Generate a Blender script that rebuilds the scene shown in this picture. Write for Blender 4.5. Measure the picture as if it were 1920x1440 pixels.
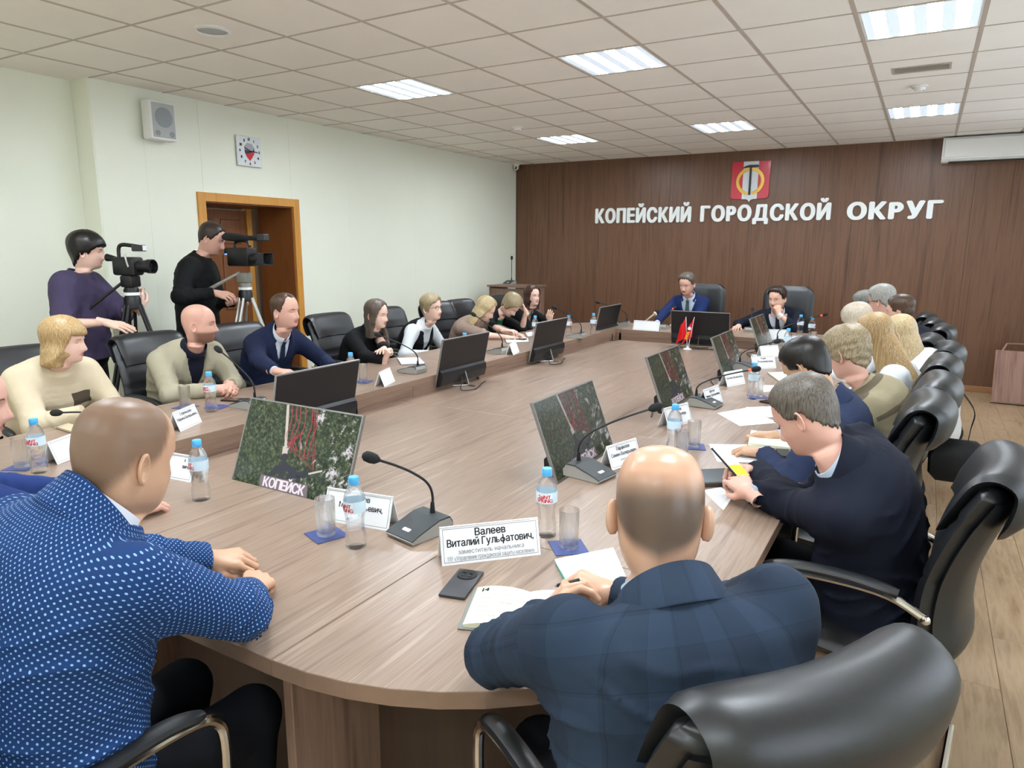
import bpy, bmesh, math, random
import numpy as np
from mathutils import Vector, Matrix
random.seed(7); np.random.seed(7)
SC = bpy.context.scene
for o in list(bpy.data.objects): bpy.data.objects.remove(o)
COL = SC.collection
R = math.radians
PI = math.pi
# ------------------------------------------------------------------ camera
FPX = 1308.24
YAW, PIT, ROL = .5288, -.1935, .0047
CAM = np.array([5.5836, -9.6697, 1.64])
def _rot(y, p, r):
    cy, sy, cp, sp, cr, sr = math.cos(y), math.sin(y), math.cos(p), math.sin(p), math.cos(r), math.sin(r)
    fwd = np.array([-sy*cp, cy*cp, sp]); right = np.array([cy, sy, 0.]); up = np.cross(right, fwd)
    return np.array([cr*right+sr*up, -sr*right+cr*up, fwd])
RM = _rot(YAW, PIT, ROL)
cam = bpy.data.cameras.new('camera'); camo = bpy.data.objects.new('camera', cam); COL.objects.link(camo)
cam.sensor_width = 36; cam.lens = FPX/1920*36; cam.clip_start = .05
M4 = Matrix.Identity(4)
for i in range(3):
    M4[i][0] = RM[0][i]; M4[i][1] = RM[1][i]; M4[i][2] = -RM[2][i]; M4[i][3] = CAM[i]
camo.matrix_world = M4
SC.camera = camo
# photo pixel -> direction -> point on the surface it touches
def ray(u, v): return RM.T @ np.array([(u-960)/FPX, -(v-720)/FPX, 1.])
def onZ(u, v, z): d = ray(u, v); return CAM+d*((z-CAM[2])/d[2])
def onY(u, v, y): d = ray(u, v); return CAM+d*((y-CAM[1])/d[1])
def onX(u, v, x): d = ray(u, v); return CAM+d*((x-CAM[0])/d[0])
def atd(u, v, d): return CAM+ray(u, v)*d
# ------------------------------------------------------------------ world, exposure
w = bpy.data.worlds.new('world'); SC.world = w; w.use_nodes = True
w.node_tree.nodes['Background'].inputs[0].default_value = (.9, .93, 1, 1)
w.node_tree.nodes['Background'].inputs[1].default_value = 2.6
SC.view_settings.view_transform = 'Standard'; SC.view_settings.look = 'None'
SC.view_settings.gamma = 1; SC.view_settings.use_curve_mapping = False
SC.view_settings.exposure = 0.9
LIGHT = 44.0     # strength of the tubes in the ceiling fittings
# ------------------------------------------------------------------ materials
def lin(c):
    out = []
    for x in c[:3]:
        x = x/255.
        out.append(x/12.92 if x <= .04045 else ((x+.055)/1.055)**2.4)
    return tuple(out)+(1.,)
MATS = {}
def clear_mat(name, tint, rough=.02, ior=1.45):
    """thin clear material: what is behind shows through, edges and highlights reflect"""
    m = bpy.data.materials.new(name); m.use_nodes = True; MATS[name] = m; nt = m.node_tree; nt.nodes.remove(nt.nodes['Principled BSDF'])
    t = nt.nodes.new('ShaderNodeBsdfTransparent'); t.inputs[0].default_value = lin(tint); g = nt.nodes.new('ShaderNodeBsdfGlossy'); g.inputs['Roughness'].default_value = rough
    fr = nt.nodes.new('ShaderNodeFresnel'); fr.inputs[0].default_value = ior; mx = nt.nodes.new('ShaderNodeMixShader'); ge = nt.nodes.new('ShaderNodeNewGeometry'); ml = nt.nodes.new('ShaderNodeMath'); ml.operation = 'SUBTRACT'; ml.use_clamp = True; nt.links.new(fr.outputs[0], ml.inputs[0]); nt.links.new(ge.outputs['Backfacing'], ml.inputs[1]); nt.links.new(ml.outputs[0], mx.inputs[0]); nt.links.new(t.outputs[0], mx.inputs[1]); nt.links.new(g.outputs[0], mx.inputs[2])
    nt.links.new(mx.outputs[0], nt.nodes['Material Output'].inputs['Surface']); return m
def mat(name, col, rough=.5, metal=0., emit=None, es=1., trans=0., ior=1.45, spec=None, coat=0., bump=None, vary=None, alpha=None, sheen=0.):
    """col sRGB 0-255. bump=(scale,strength,dist); vary=(scale,amount) mottles the colour."""
    if name in MATS: return MATS[name]
    m = bpy.data.materials.new(name); m.use_nodes = True; MATS[name] = m
    nt = m.node_tree; b = nt.nodes['Principled BSDF']
    b.inputs['Base Color'].default_value = lin(col); b.inputs['Roughness'].default_value = rough
    b.inputs['Metallic'].default_value = metal; b.inputs['IOR'].default_value = ior
    if trans: b.inputs['Transmission Weight'].default_value = trans
    if coat: b.inputs['Coat Weight'].default_value = coat; b.inputs['Coat Roughness'].default_value = .1
    if spec is not None: b.inputs['Specular IOR Level'].default_value = spec
    if sheen: b.inputs['Sheen Weight'].default_value = sheen
    if emit: b.inputs['Emission Color'].default_value = lin(emit); b.inputs['Emission Strength'].default_value = es
    if alpha is not None: b.inputs['Alpha'].default_value = alpha
    if bump or vary:
        tc = nt.nodes.new('ShaderNodeTexCoord')
    if vary:
        n = nt.nodes.new('ShaderNodeTexNoise'); n.inputs['Scale'].default_value = vary[0]; n.inputs['Detail'].default_value = 4
        nt.links.new(tc.outputs['Object'], n.inputs['Vector'])
        mr = nt.nodes.new('ShaderNodeMapRange'); mr.inputs['From Min'].default_value = .3; mr.inputs['From Max'].default_value = .7
        mr.inputs['To Min'].default_value = 1-vary[1]; mr.inputs['To Max'].default_value = 1+vary[1]
        nt.links.new(n.outputs['Fac'], mr.inputs['Value'])
        mx = nt.nodes.new('ShaderNodeVectorMath'); mx.operation = 'SCALE'
        mx.inputs[0].default_value = lin(col)[:3]; nt.links.new(mr.outputs['Result'], mx.inputs['Scale'])
        nt.links.new(mx.outputs[0], b.inputs['Base Color'])
    if bump:
        n = nt.nodes.new('ShaderNodeTexNoise'); n.inputs['Scale'].default_value = bump[0]; n.inputs['Detail'].default_value = 3
        nt.links.new(tc.outputs['Object'], n.inputs['Vector'])
        bp = nt.nodes.new('ShaderNodeBump'); bp.inputs['Strength'].default_value = bump[1]; bp.inputs['Distance'].default_value = bump[2]
        nt.links.new(n.outputs['Fac'], bp.inputs['Height']); nt.links.new(bp.outputs['Normal'], b.inputs['Normal'])
    return m
def half_glass(name, tint, ior, k):
    """clear moulded glass: part straight see-through, part refracting"""
    m = bpy.data.materials.new(name); m.use_nodes = True; MATS[name] = m; nt = m.node_tree; nt.nodes.remove(nt.nodes['Principled BSDF'])
    t = nt.nodes.new('ShaderNodeBsdfTransparent'); t.inputs[0].default_value = lin(tint); g = nt.nodes.new('ShaderNodeBsdfGlass'); g.inputs['IOR'].default_value = ior; g.inputs['Roughness'].default_value = .0
    mx = nt.nodes.new('ShaderNodeMixShader'); mx.inputs[0].default_value = k; nt.links.new(t.outputs[0], mx.inputs[1]); nt.links.new(g.outputs[0], mx.inputs[2]); nt.links.new(mx.outputs[0], nt.nodes['Material Output'].inputs['Surface']); return m
def wood(name, cols, scale, rough=.4, spec=.5, streak=1., loc=(0, 0, 0), bump=.0):
    """grain material; scale=(sx,sy,sz) in object space: small along the grain."""
    if name in MATS: return MATS[name]
    m = bpy.data.materials.new(name); m.use_nodes = True; MATS[name] = m
    nt = m.node_tree; b = nt.nodes['Principled BSDF']; L = nt.links.new
    b.inputs['Roughness'].default_value = rough; b.inputs['Specular IOR Level'].default_value = spec
    tc = nt.nodes.new('ShaderNodeTexCoord'); mp = nt.nodes.new('ShaderNodeMapping')
    oi = nt.nodes.new('ShaderNodeObjectInfo'); ad = nt.nodes.new('ShaderNodeVectorMath'); ad.operation = 'MULTIPLY_ADD'
    L(oi.outputs['Random'], ad.inputs[0]); ad.inputs[1].default_value = (7.3, 3.1, 5.7); L(tc.outputs['Object'], ad.inputs[2])
    mp.inputs['Scale'].default_value = scale; L(ad.outputs[0], mp.inputs['Vector'])
    n1 = nt.nodes.new('ShaderNodeTexNoise'); n1.inputs['Scale'].default_value = 1.; n1.inputs['Detail'].default_value = 5; n1.inputs['Roughness'].default_value = .65
    n1.inputs['Distortion'].default_value = .4
    L(mp.outputs[0], n1.inputs['Vector'])
    n2 = nt.nodes.new('ShaderNodeTexNoise'); n2.inputs['Scale'].default_value = 4.5; n2.inputs['Detail'].default_value = 3
    L(mp.outputs[0], n2.inputs['Vector'])
    mx = nt.nodes.new('ShaderNodeMath'); mx.operation = 'MULTIPLY_ADD'; mx.inputs[1].default_value = .35*streak; L(n2.outputs['Fac'], mx.inputs[0])
    m2 = nt.nodes.new('ShaderNodeMath'); m2.operation = 'MULTIPLY'; m2.inputs[1].default_value = 1-.35*streak; L(n1.outputs['Fac'], m2.inputs[0]); L(m2.outputs[0], mx.inputs[2])
    cr = nt.nodes.new('ShaderNodeValToRGB'); e = cr.color_ramp.elements
    ps = np.linspace(.34, .68, len(cols))
    e[0].position = ps[0]; e[0].color = lin(cols[0]); e[1].position = ps[-1]; e[1].color = lin(cols[-1])
    for p, c in zip(ps[1:-1], cols[1:-1]): x = e.new(p); x.color = lin(c)
    L(mx.outputs[0], cr.inputs['Fac']); L(cr.outputs['Color'], b.inputs['Base Color'])
    if bump:
        bp = nt.nodes.new('ShaderNodeBump'); bp.inputs['Strength'].default_value = bump; bp.inputs['Distance'].default_value = .001
        L(mx.outputs[0], bp.inputs['Height']); L(bp.outputs['Normal'], b.inputs['Normal'])
    return m
# ------------------------------------------------------------------ mesh helpers (each returns verts array, faces list)
def J(*parts):
    V, F, n = [], [], 0
    for v, f in parts:
        v = np.asarray(v, float).reshape(-1, 3); V.append(v); F += [tuple(i+n for i in q) for q in f]; n += len(v)
    return np.vstack(V), F
def box(x0, x1, y0, y1, z0, z1):
    v = [(x, y, z) for z in (z0, z1) for y in (y0, y1) for x in (x0, x1)]
    return np.array(v, float), [(0, 2, 3, 1), (4, 5, 7, 6), (0, 1, 5, 4), (2, 6, 7, 3), (0, 4, 6, 2), (1, 3, 7, 5)]
def rbox(x0, x1, y0, y1, z0, z1, r=.01, seg=2):
    bm = bmesh.new(); bmesh.ops.create_cube(bm, size=1)
    for v in bm.verts: v.co = ((x0+x1)/2+v.co.x*(x1-x0), (y0+y1)/2+v.co.y*(y1-y0), (z0+z1)/2+v.co.z*(z1-z0))
    bmesh.ops.bevel(bm, geom=list(bm.edges), offset=r, segments=seg, profile=.5, affect='EDGES')
    bm.verts.index_update(); V = np.array([v.co[:] for v in bm.verts]); F = [tuple(v.index for v in f.verts) for f in bm.faces]
    bm.free(); return V, F
def grid(G, closed_u=True, cap0=False, cap1=False):
    """G (nr, na, 3): skin of rings"""
    nr, na = G.shape[:2]; V = G.reshape(-1, 3); F = []
    for i in range(nr-1):
        for j in range(na if closed_u else na-1):
            k = (j+1) % na; F.append((i*na+j, i*na+k, (i+1)*na+k, (i+1)*na+j))
    if cap0: F.append(tuple(range(na))[::-1])
    if cap1: F.append(tuple((nr-1)*na+j for j in range(na)))
    return V, F
def frames(P):
    P = np.asarray(P, float); T = np.gradient(P, axis=0); T /= np.linalg.norm(T, axis=1)[:, None]+1e-12
    a = np.array([0, 0, 1.]) if abs(T[0][2]) < .9 else np.array([1., 0, 0])
    u = np.cross(T[0], a); u /= np.linalg.norm(u); U = []
    for t in T:
        u = u-t*np.dot(u, t); u /= np.linalg.norm(u)+1e-12; U.append(u)
    U = np.array(U); return T, U, np.cross(T, U)
def tube(P, r, n=8, caps=True, flat=1.):
    P = np.asarray(P, float); r = np.broadcast_to(np.asarray(r, float), (len(P),)); T, U, W = frames(P)
    a = np.linspace(0, 2*PI, n, endpoint=False)
    G = P[:, None]+r[:, None, None]*(np.cos(a)[None, :, None]*U[:, None]+flat*np.sin(a)[None, :, None]*W[:, None])
    return grid(G, True, caps, caps)
def curve(P, n=24):
    """Catmull-Rom through points"""
    P = np.asarray(P, float); Q = np.vstack([2*P[0]-P[1], P, 2*P[-1]-P[-2]]); out = []
    m = len(P)-1
    for s in np.linspace(0, m-1e-9, n):
        i = int(s); t = s-i; p0, p1, p2, p3 = Q[i:i+4]
        out.append(.5*((2*p1)+(-p0+p2)*t+(2*p0-5*p1+4*p2-p3)*t*t+(-p0+3*p1-3*p2+p3)*t**3))
    return np.array(out)
def lathe(prof, n=20, c=(0, 0), cap0=True, cap1=True):
    a = np.linspace(0, 2*PI, n, endpoint=False); prof = np.asarray(prof, float)
    G = np.stack([c[0]+prof[:, 0, None]*np.cos(a), c[1]+prof[:, 0, None]*np.sin(a), np.repeat(prof[:, 1, None], n, 1)], -1)
    return grid(G, True, cap0, cap1)
def prism(poly, z0, z1):
    poly = np.asarray(poly, float); n = len(poly)
    V = np.vstack([np.c_[poly, np.full(n, z0)], np.c_[poly, np.full(n, z1)]])
    return V, [tuple(range(n))[::-1], tuple(range(n, 2*n))]+[(i, (i+1) % n, n+(i+1) % n, n+i) for i in range(n)]
def ellipsoid(c, r, n=16, m=10):
    th = np.linspace(0, PI, m+1)[1:-1]; a = np.linspace(0, 2*PI, n, endpoint=False)
    G = np.stack([r[0]*np.sin(th)[:, None]*np.cos(a), r[1]*np.sin(th)[:, None]*np.sin(a), r[2]*np.cos(th)[:, None]*np.ones(n)], -1)[::-1]+np.asarray(c, float)
    return grid(G, True, True, True)
def xf(vf, M):
    V, F = vf; M = np.asarray(M); return V @ M[:3, :3].T+M[:3, 3], F
def tr(vf, d): return vf[0]+np.asarray(d, float), vf[1]
def rz(vf, a):
    c, s = math.cos(a), math.sin(a); return vf[0] @ np.array([[c, s, 0], [-s, c, 0], [0, 0, 1]]), vf[1]
def rx(vf, a):
    c, s = math.cos(a), math.sin(a); return vf[0] @ np.array([[1, 0, 0], [0, c, s], [0, -s, c]]), vf[1]
def mesh(name, vf, m, smooth=False, uv=None, mi=None, auto=None):
    me = bpy.data.meshes.new(name); V, F = vf
    me.from_pydata([tuple(map(float, v)) for v in V], [], F)
    for q in (m if isinstance(m, (list, tuple)) else [m]): me.materials.append(q)
    if smooth: me.polygons.foreach_set('use_smooth', [True]*len(me.polygons))
    if mi is not None: me.polygons.foreach_set('material_index', np.asarray(mi, np.int32))
    if uv is not None:
        l = me.uv_layers.new(name='UVMap'); l.data.foreach_set('uv', np.asarray(uv, np.float32).ravel())
    me.update()
    if smooth and auto: me.set_sharp_from_angle(angle=R(auto))
    return me
def obj(name, vf, m, parent=None, smooth=False, loc=None, rot=None, auto=35, **k):
    me = vf if isinstance(vf, bpy.types.Mesh) else mesh(name, vf, m, smooth, auto=auto, **k)
    o = bpy.data.objects.new(name, me); COL.objects.link(o)
    if parent is not None: o.parent = parent
    if loc is not None: o.location = tuple(map(float, loc))
    if rot is not None: o.rotation_euler = rot
    return o
def tag(o, label, cat, group=None, kind=None):
    o['label'] = label; o['category'] = cat
    if group: o['group'] = group
    if kind: o['kind'] = kind
    return o
def thing(name, label, cat, loc=(0, 0, 0), rotz=0., group=None):
    o = bpy.data.objects.new(name, None); COL.objects.link(o); o.empty_display_size = .1
    o.location = tuple(map(float, loc)); o.rotation_euler = (0, 0, rotz); return tag(o, label, cat, group)
def struct(name, vf, m, smooth=False, label=None, **k):
    o = obj(name, vf, m, None, smooth, **k); o['kind'] = 'structure'
    if label: o['label'] = label
    return o
def dup(root, loc, rotz, label, group=None):
    r = root.copy(); COL.objects.link(r); r.location = tuple(map(float, loc)); r.rotation_euler = (0, 0, rotz); r['label'] = label
    if group: r['group'] = group
    for ch in list(root.children):
        c = ch.copy(); COL.objects.link(c); c.parent = r
        for g in ch.children:
            d = g.copy(); COL.objects.link(d); d.parent = c
    return r
GLY = {}
def raw_glyph(ch, res):
    cu = bpy.data.curves.new('txt', 'FONT'); cu.body = ch; cu.size = 1.; cu.align_x = 'LEFT'; cu.align_y = 'TOP_BASELINE'; cu.resolution_u = res
    o = bpy.data.objects.new('txt', cu); me = o.to_mesh()
    V = np.array([v.co[:] for v in me.vertices]).reshape(-1, 3); F = [tuple(p.vertices) for p in me.polygons]
    o.to_mesh_clear(); bpy.data.objects.remove(o); bpy.data.curves.remove(cu)
    return V, F
def glyph(ch, res):
    """flat glyph, left edge at x=0; letters whose outlines overlap are put together from plainer ones"""
    if (ch, res) in GLY: return GLY[(ch, res)]
    def g(c, sx=1., sy=1., dx=0., dy=0.):
        V, F = raw_glyph(c, res); V = V.copy(); V[:, 0] = V[:, 0]-V[:, 0].min()
        if sx < 0: F = [q[::-1] for q in F]; V[:, 0] = V[:, 0].max()-V[:, 0]; sx = -sx
        V[:, 0] = V[:, 0]*sx+dx; V[:, 1] = V[:, 1]*sy+dy; return V, F
    def bar(x0, x1, y0, y1): return np.array([(x0, y0, 0), (x1, y0, 0), (x1, y1, 0), (x0, y1, 0)], float), [(0, 1, 2, 3)]
    xh = .545
    if ch == 'Р': r = g('P')
    elif ch == 'н': r = J(bar(0, .09, 0, xh), bar(.36, .45, 0, xh), bar(.09, .36, .235, .315))
    elif ch == 'Я': r = g('R', -1)
    elif ch == 'я': r = g('R', -.72, .75)
    elif ch == 'ь': r = J(bar(0, .09, 0, xh), g('o', .78, .60, .03, 0.))
    elif ch == 'ы': r = J(bar(0, .09, 0, xh), g('o', .7, .60, .03, 0.), bar(.5, .59, 0, xh))
    elif ch == 'ю': r = J(bar(0, .09, 0, xh), bar(.09, .2, .235, .315), g('o', .9, 1, .16, 0))
    elif ch == 'ф': r = J(g('o', 1.25, 1), bar(.30, .39, -.18, .74))
    elif ch == 'э': r = g('c', -1)
    else: r = g(ch)
    GLY[(ch, res)] = r; return r
def text_vf(s, size, extrude=.0, bold=0., align='CENTER', sx=1., res=3, gap=.085):
    parts = []; cx = 0.
    for ch in s:
        if ch == ' ': cx += .27; continue
        V, F = glyph(ch, res); parts.append((V+np.array([cx, 0, 0]), F)); cx += V[:, 0].max()+gap
    if not parts: return np.zeros((0, 3)), []
    V, F = J(*parts); V = V*size
    if align == 'CENTER': V[:, 0] -= (cx-gap)*size/2; V[:, 1] -= .36*size
    V[:, 0] *= sx
    if bold: V, F = J(*[(V+np.array([a*bold, b*bold, k*(.0004 if extrude else .00006)]), F) for k, (a, b) in enumerate(((-1, 0), (-.5, .5), (.5, -.5), (1, 0), (-.5, -.5), (.5, .5)))])
    if extrude:
        W_ = V-np.array([0, 0, extrude]); n = len(V); cnt = {}
        for q in F:
            for a, b in zip(q, q[1:]+q[:1]): cnt[(a, b)] = cnt.get((a, b), 0)+1
        side = [(b, a, a+n, b+n) for (a, b) in cnt if (b, a) not in cnt]
        V = np.vstack([V+np.array([0, 0, extrude]), W_]); F = F+[tuple(i+n for i in q[::-1]) for q in F]+[(a, b, d, c) for b, a, c, d in [(q[1], q[0], q[3], q[2]) for q in side]]
    return V, F
# ================================================================== materials used all over
WALLP = mat('cream_wall_panel', (234, 237, 221), .42, spec=.35, vary=(1.2, .02))
CEIL = mat('ceiling_tile_white', (245, 241, 234), .85, bump=(220, .15, .001), vary=(2.5, .02))
GRIDM = mat('ceiling_grid_metal', (190, 180, 168), .5)
BROWN = wood('brown_wall_laminate', [(80, 54, 38), (101, 71, 53), (112, 80, 60), (95, 66, 49), (120, 87, 66)], (9, 9, .35), rough=.36, spec=.4)
OAKD = wood('door_casing_wood', [(186, 128, 52), (205, 146, 66), (196, 137, 58)], (14, 14, .8), rough=.4)
DOORB = wood('brown_door_wood', [(112, 66, 32), (134, 82, 42), (122, 73, 36)], (12, 12, .7), rough=.4)
TABLE = wood('table_laminate', [(98, 78, 66), (128, 106, 91), (146, 124, 108), (134, 113, 97), (161, 139, 123), (116, 94, 81)], (13, .55, 13), rough=.33, spec=.45, streak=1.1)
TABLEX = wood('table_laminate_cross', [(98, 76, 63), (124, 99, 84), (138, 113, 96), (114, 90, 76)], (.7, 9, 26), rough=.36, spec=.4)
TABLEY = wood('table_laminate_edge', [(98, 76, 63), (124, 99, 84), (138, 113, 96), (114, 90, 76)], (9, .7, 26), rough=.36, spec=.4)
TABLEV = wood('table_laminate_upright', [(106, 82, 68), (130, 104, 88), (144, 119, 102), (122, 97, 82)], (12, 12, .8), rough=.38, spec=.4)
PLANK = wood('floor_laminate', [(132, 104, 74), (162, 134, 102), (174, 148, 118), (152, 124, 94), (184, 160, 130)], (8, .9, 8), rough=.32, spec=.45)
BLACK = mat('black_plastic', (22, 22, 24), .4)
DARK = mat('dark_grey_plastic', (46, 48, 50), .45)
GREYP = mat('silver_grey_plastic', (150, 148, 142), .4)
WHITEP = mat('white_plastic', (232, 232, 230), .4)
CHROME = mat('chrome', (215, 212, 208), .12, 1.)
SILVER = mat('brushed_metal', (176, 176, 176), .32, 1.)
LEATHER = mat('black_leather', (19, 21, 24), .42, spec=.8, bump=(260, .12, .001))
GLASS = half_glass('clear_glass', (250, 252, 252), 1.5, .5)
PET = half_glass('clear_bottle_plastic', (250, 253, 255), 1.33, .5)
WATER = mat('drinking_water', (240, 250, 252), .0, trans=1., ior=1.2)
CAPB = mat('sky_blue_plastic', (88, 178, 232), .4)
PAPER = mat('white_paper', (238, 240, 242), .8)
INK = mat('black_print', (38, 38, 44), .8)
GREYINK = mat('grey_print', (120, 122, 130), .8)
RED = mat('red_print', (206, 52, 70), .6)
LBLUE = mat('label_light_blue', (206, 228, 240), .5)
BLUEC = mat('blue_coaster', (60, 72, 124), .55)
ACRYL = clear_mat('clear_acrylic', (244, 246, 247), .06, 1.4)
CABLE = mat('black_cable', (20, 20, 20), .5)
# ================================================================== room
HC = 2.882
W0, W1, YN = 0., 7.24, -12.0
XT = [5.12+.6*i for i in range(-9, 5)]                 # ceiling grid lines running into the room
# ---- ceiling: tiles and T-bars
ceil = struct('ceiling', box(-.3, W1+.1, YN-.1, .1, HC+.06, HC+.1), mat('ceiling_void', (120, 115, 108), .9))
FIX = [(x, y) for y in (-1.65, -4.65, -7.65, -10.65) for x in (1.52, 3.32, 5.12)]
def lit(x, y):
    return any(abs(x-fx) < .05 and abs(y-fy) < .05 for fx, fy in FIX)
tile_me = mesh('ceiling_tile', rbox(.006, .594, -.594, -.006, HC-.003, HC+.014, .003, 1), CEIL)
def tile(x, x1, y0, y):
    if x1-x > .57 and y-y0 > .57: return obj('ceiling_tile', tile_me, None, ceil, loc=(x, y, 0))
    return obj('ceiling_tile', rbox(x+.006, x1-.006, y0+.006, y-.006, HC-.003, HC+.014, .003, 1), CEIL, ceil)
ys = [0.15-.6*k for k in range(0, 21)]                   # -1.65 is a grid line
xs = [5.12+.6*i for i in range(-9, 4)]
for a, x in enumerate(xs):
    x1 = min(x+.6, W1)
    for y in ys:
        if y-.6 < YN: continue
        if y-.6 > -.05 or lit(x, y): continue
        if x < -.3 or (x < -.02 and y > -6.4): 
            if x1 > .1: tile(0., x1, y-.6, min(y, 0))
            continue
        tile(x, x1, y-.6, min(y, 0))
for x in xs[1:]:
    obj('grid_runner', box(x-.011, x+.011, YN, 0, HC-.006, HC+.02), GRIDM, ceil)
for y in ys:
    if YN < y < -.05: obj('grid_cross_bar', box(-.22 if y < -6.5 else 0, W1, y-.008, y+.008, HC-.005, HC+.02), GRIDM, ceil)
# ---- light fittings
TUBE = mat('lit_tube', (255, 255, 255), .5, emit=(236, 246, 255), es=LIGHT)
DIFF = mat('lit_diffuser', (196, 208, 216), .5, emit=(222, 238, 255), es=.36)
names = {}
def lightlab(fx, fy):
    col = {1.52: 'over the left row of seats', 3.32: 'over the middle of the table', 5.12: 'over the right row of seats'}[fx]
    row = {-1.65: 'by the brown wall', -4.65: 'in the second row', -7.65: 'in the third row', -10.65: 'in the last row'}[fy]
    return 'lit square ceiling panel %s %s' % (col, row)
for fx, fy in FIX:
    t = thing('ceiling_light', lightlab(fx, fy), 'light', (fx+.3, fy-.3, HC), 0, 'square ceiling light panels')
    e = .276
    fr = J(box(-.297, .297, -.297, -e, -.004, .03), box(-.297, .297, e, .297, -.004, .03), box(-.297, -e, -e, e, -.004, .03), box(e, .297, -e, e, -.004, .03), box(-.297, .297, -.297, .297, .03, .04))
    obj('frame', fr, WHITEP, t)
    cs = [-.2+.4*k/3 for k in range(4)]; ed = [-e]+[q for c in cs for q in (c-.036, c+.036)]+[e]
    for k in range(4): obj('tube', box(cs[k]-.036, cs[k]+.036, -e, e, .003, .008), TUBE, t)
    for k in range(5): obj('diffuser_strip', box(ed[2*k], ed[2*k+1], -e, e, -.001, .008), DIFF, t)
# ---- walls
def wallbox(name, b, m): return struct(name, box(*b), m)
DY0, DY1, DZ = -5.54, -4.53, 2.03                        # door opening in the left wall
core = mat('wall_core', (150, 146, 135), .9)
wl = struct('wall_left', J(box(-.5, -.24, YN, -6.47, 0, HC+.05), box(-.5, -.012, DY1, .1, 0, HC+.05), box(-.5, -.012, -6.46, DY0, 0, HC+.05), box(-.5, -.012, DY0, DY1, DZ, HC+.05)), core)
wl.data.transform(Matrix.Identity(4))
def panel(x0, x1, y0, y1, z0, z1, m, par): return obj('wall_panel', rbox(x0, x1, y0, y1, z0, z1, .0006, 1), m, par)
# protruding part of the left wall (x=0), panels 1.17 wide
for a, b_ in [(-6.46, -6.06), (-6.06, DY0), (DY1, -3.72), (-3.72, -2.55), (-2.55, -1.38), (-1.38, -.02)]:
    panel(-.012, 0, a+.0003, b_-.0003, 0, HC, WALLP, wl)
panel(-.012, 0, DY0+.001, DY1-.001, DZ, HC, WALLP, wl)
panel(-.24, -.0, -6.472, -6.461, 0, HC, WALLP, wl)        # return of the step
for k in range(5):
    panel(-.24, -.22, -6.472-1.17*(k+1)+.001, -6.472-1.17*k-.001, 0, HC, WALLP, wl)
wb = struct('wall_back', box(-.1, W1+.1, .014, .2, 0, HC+.05), core)
for a, b_ in [(0, 1.08), (1.08, 2.30), (2.30, 3.52), (3.52, 4.74), (4.74, 5.96), (5.96, W1)]:
    panel(a+.001, b_-.001, 0, .014, .0, HC, BROWN, wb)
WN = [(-2.6, -.9), (-5.2, -3.5), (-7.8, -6.1), (-10.4, -8.7)]; WZ0, WZ1 = .9, 2.45
segs = [(YN, -10.4), (-8.7, -7.8), (-6.1, -5.2), (-3.5, -2.6), (-.9, .1)]
wr = struct('wall_right', J(*[box(W1, W1+.25, a, b_, 0, HC+.05) for a, b_ in segs], *[box(W1, W1+.25, a, b_, 0, WZ0) for a, b_ in WN], *[box(W1, W1+.25, a, b_, WZ1, HC+.05) for a, b_ in WN]), core)
for a, b_ in segs: panel(W1-.012, W1, a+.001, min(b_, 0)-.001, 0, HC, WALLP, wr)
for a, b_ in WN: panel(W1-.012, W1, a+.001, b_-.001, 0, WZ0, WALLP, wr); panel(W1-.012, W1, a+.001, b_-.001, WZ1, HC, WALLP, wr)
for k, (a, b_) in enumerate(WN):  # unseen windows, added so that daylight lifts the walls and ceiling
    wi = struct('window_%d' % (k+1), J(box(W1+.1, W1+.16, a, a+.06, WZ0, WZ1), box(W1+.1, W1+.16, b_-.06, b_, WZ0, WZ1), box(W1+.1, W1+.16, a+.06, b_-.06, WZ0, WZ0+.06), box(W1+.1, W1+.16, a+.06, b_-.06, WZ1-.06, WZ1), box(W1+.1, W1+.16, (a+b_)/2-.04, (a+b_)/2+.04, WZ0+.06, WZ1-.06)), WHITEP)
    for q0, q1 in ((a+.06, (a+b_)/2-.04), ((a+b_)/2+.04, b_-.06)): obj('pane', box(W1+.125, W1+.131, q0, q1, WZ0+.06, WZ1-.06), clear_mat('window_glass', (246, 250, 252), .0, 1.3) if 'window_glass' not in MATS else MATS['window_glass'], wi)
    obj('window_sill', rbox(W1-.12, W1+.1, a-.05, b_+.05, WZ0-.03, WZ0, .004, 1), WHITEP, wi)
wn = struct('wall_front', box(-.5, W1+.1, YN-.2, YN, 0, HC+.05), core)
for k in range(6): panel(-.2+1.24*k, -.2+1.24*(k+1)-.002, YN, YN+.012, 0, HC, WALLP, wn)
bb = struct('baseboard_back', rbox(.02, W1-.02, -.016, 0, 0, .07, .004, 1), wood('baseboard_wood', [(150, 104, 68), (168, 122, 84)], (.8, 9, 9), rough=.4))
struct('baseboard_left', J(rbox(0, .016, -6.46, DY0-.09, 0, .07, .004, 1), rbox(0, .016, DY1+.09, -.02, 0, .07, .004, 1)), MATS['baseboard_wood'])
# ---- floor: planks where the photo shows them
fl = struct('floor', box(-.5, W1+.2, YN-.1, .2, -.05, -.006), mat('floor_under', (150, 112, 80), .5))
PW, PL = .193, 1.29
pm = mesh('floor_plank', rbox(-PW/2+.0006, PW/2-.0006, -PL/2+.0006, PL/2-.0006, -.008, 0, .0015, 1), PLANK)
i = 0
x = 4.35
while x < W1+PW:
    off = (i*.43) % PL
    y = .2+off
    while y > YN+.2:
        if y-PL/2 < .05+PL/2:
            o = obj('floor_plank', pm, None, fl, loc=(x, y-PL/2, 0))
        y -= PL
    x += PW; i += 1
obj('floor_sheet', box(-.3, 4.35-PW/2, YN, 0.0, -.008, 0), PLANK, fl)
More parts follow.
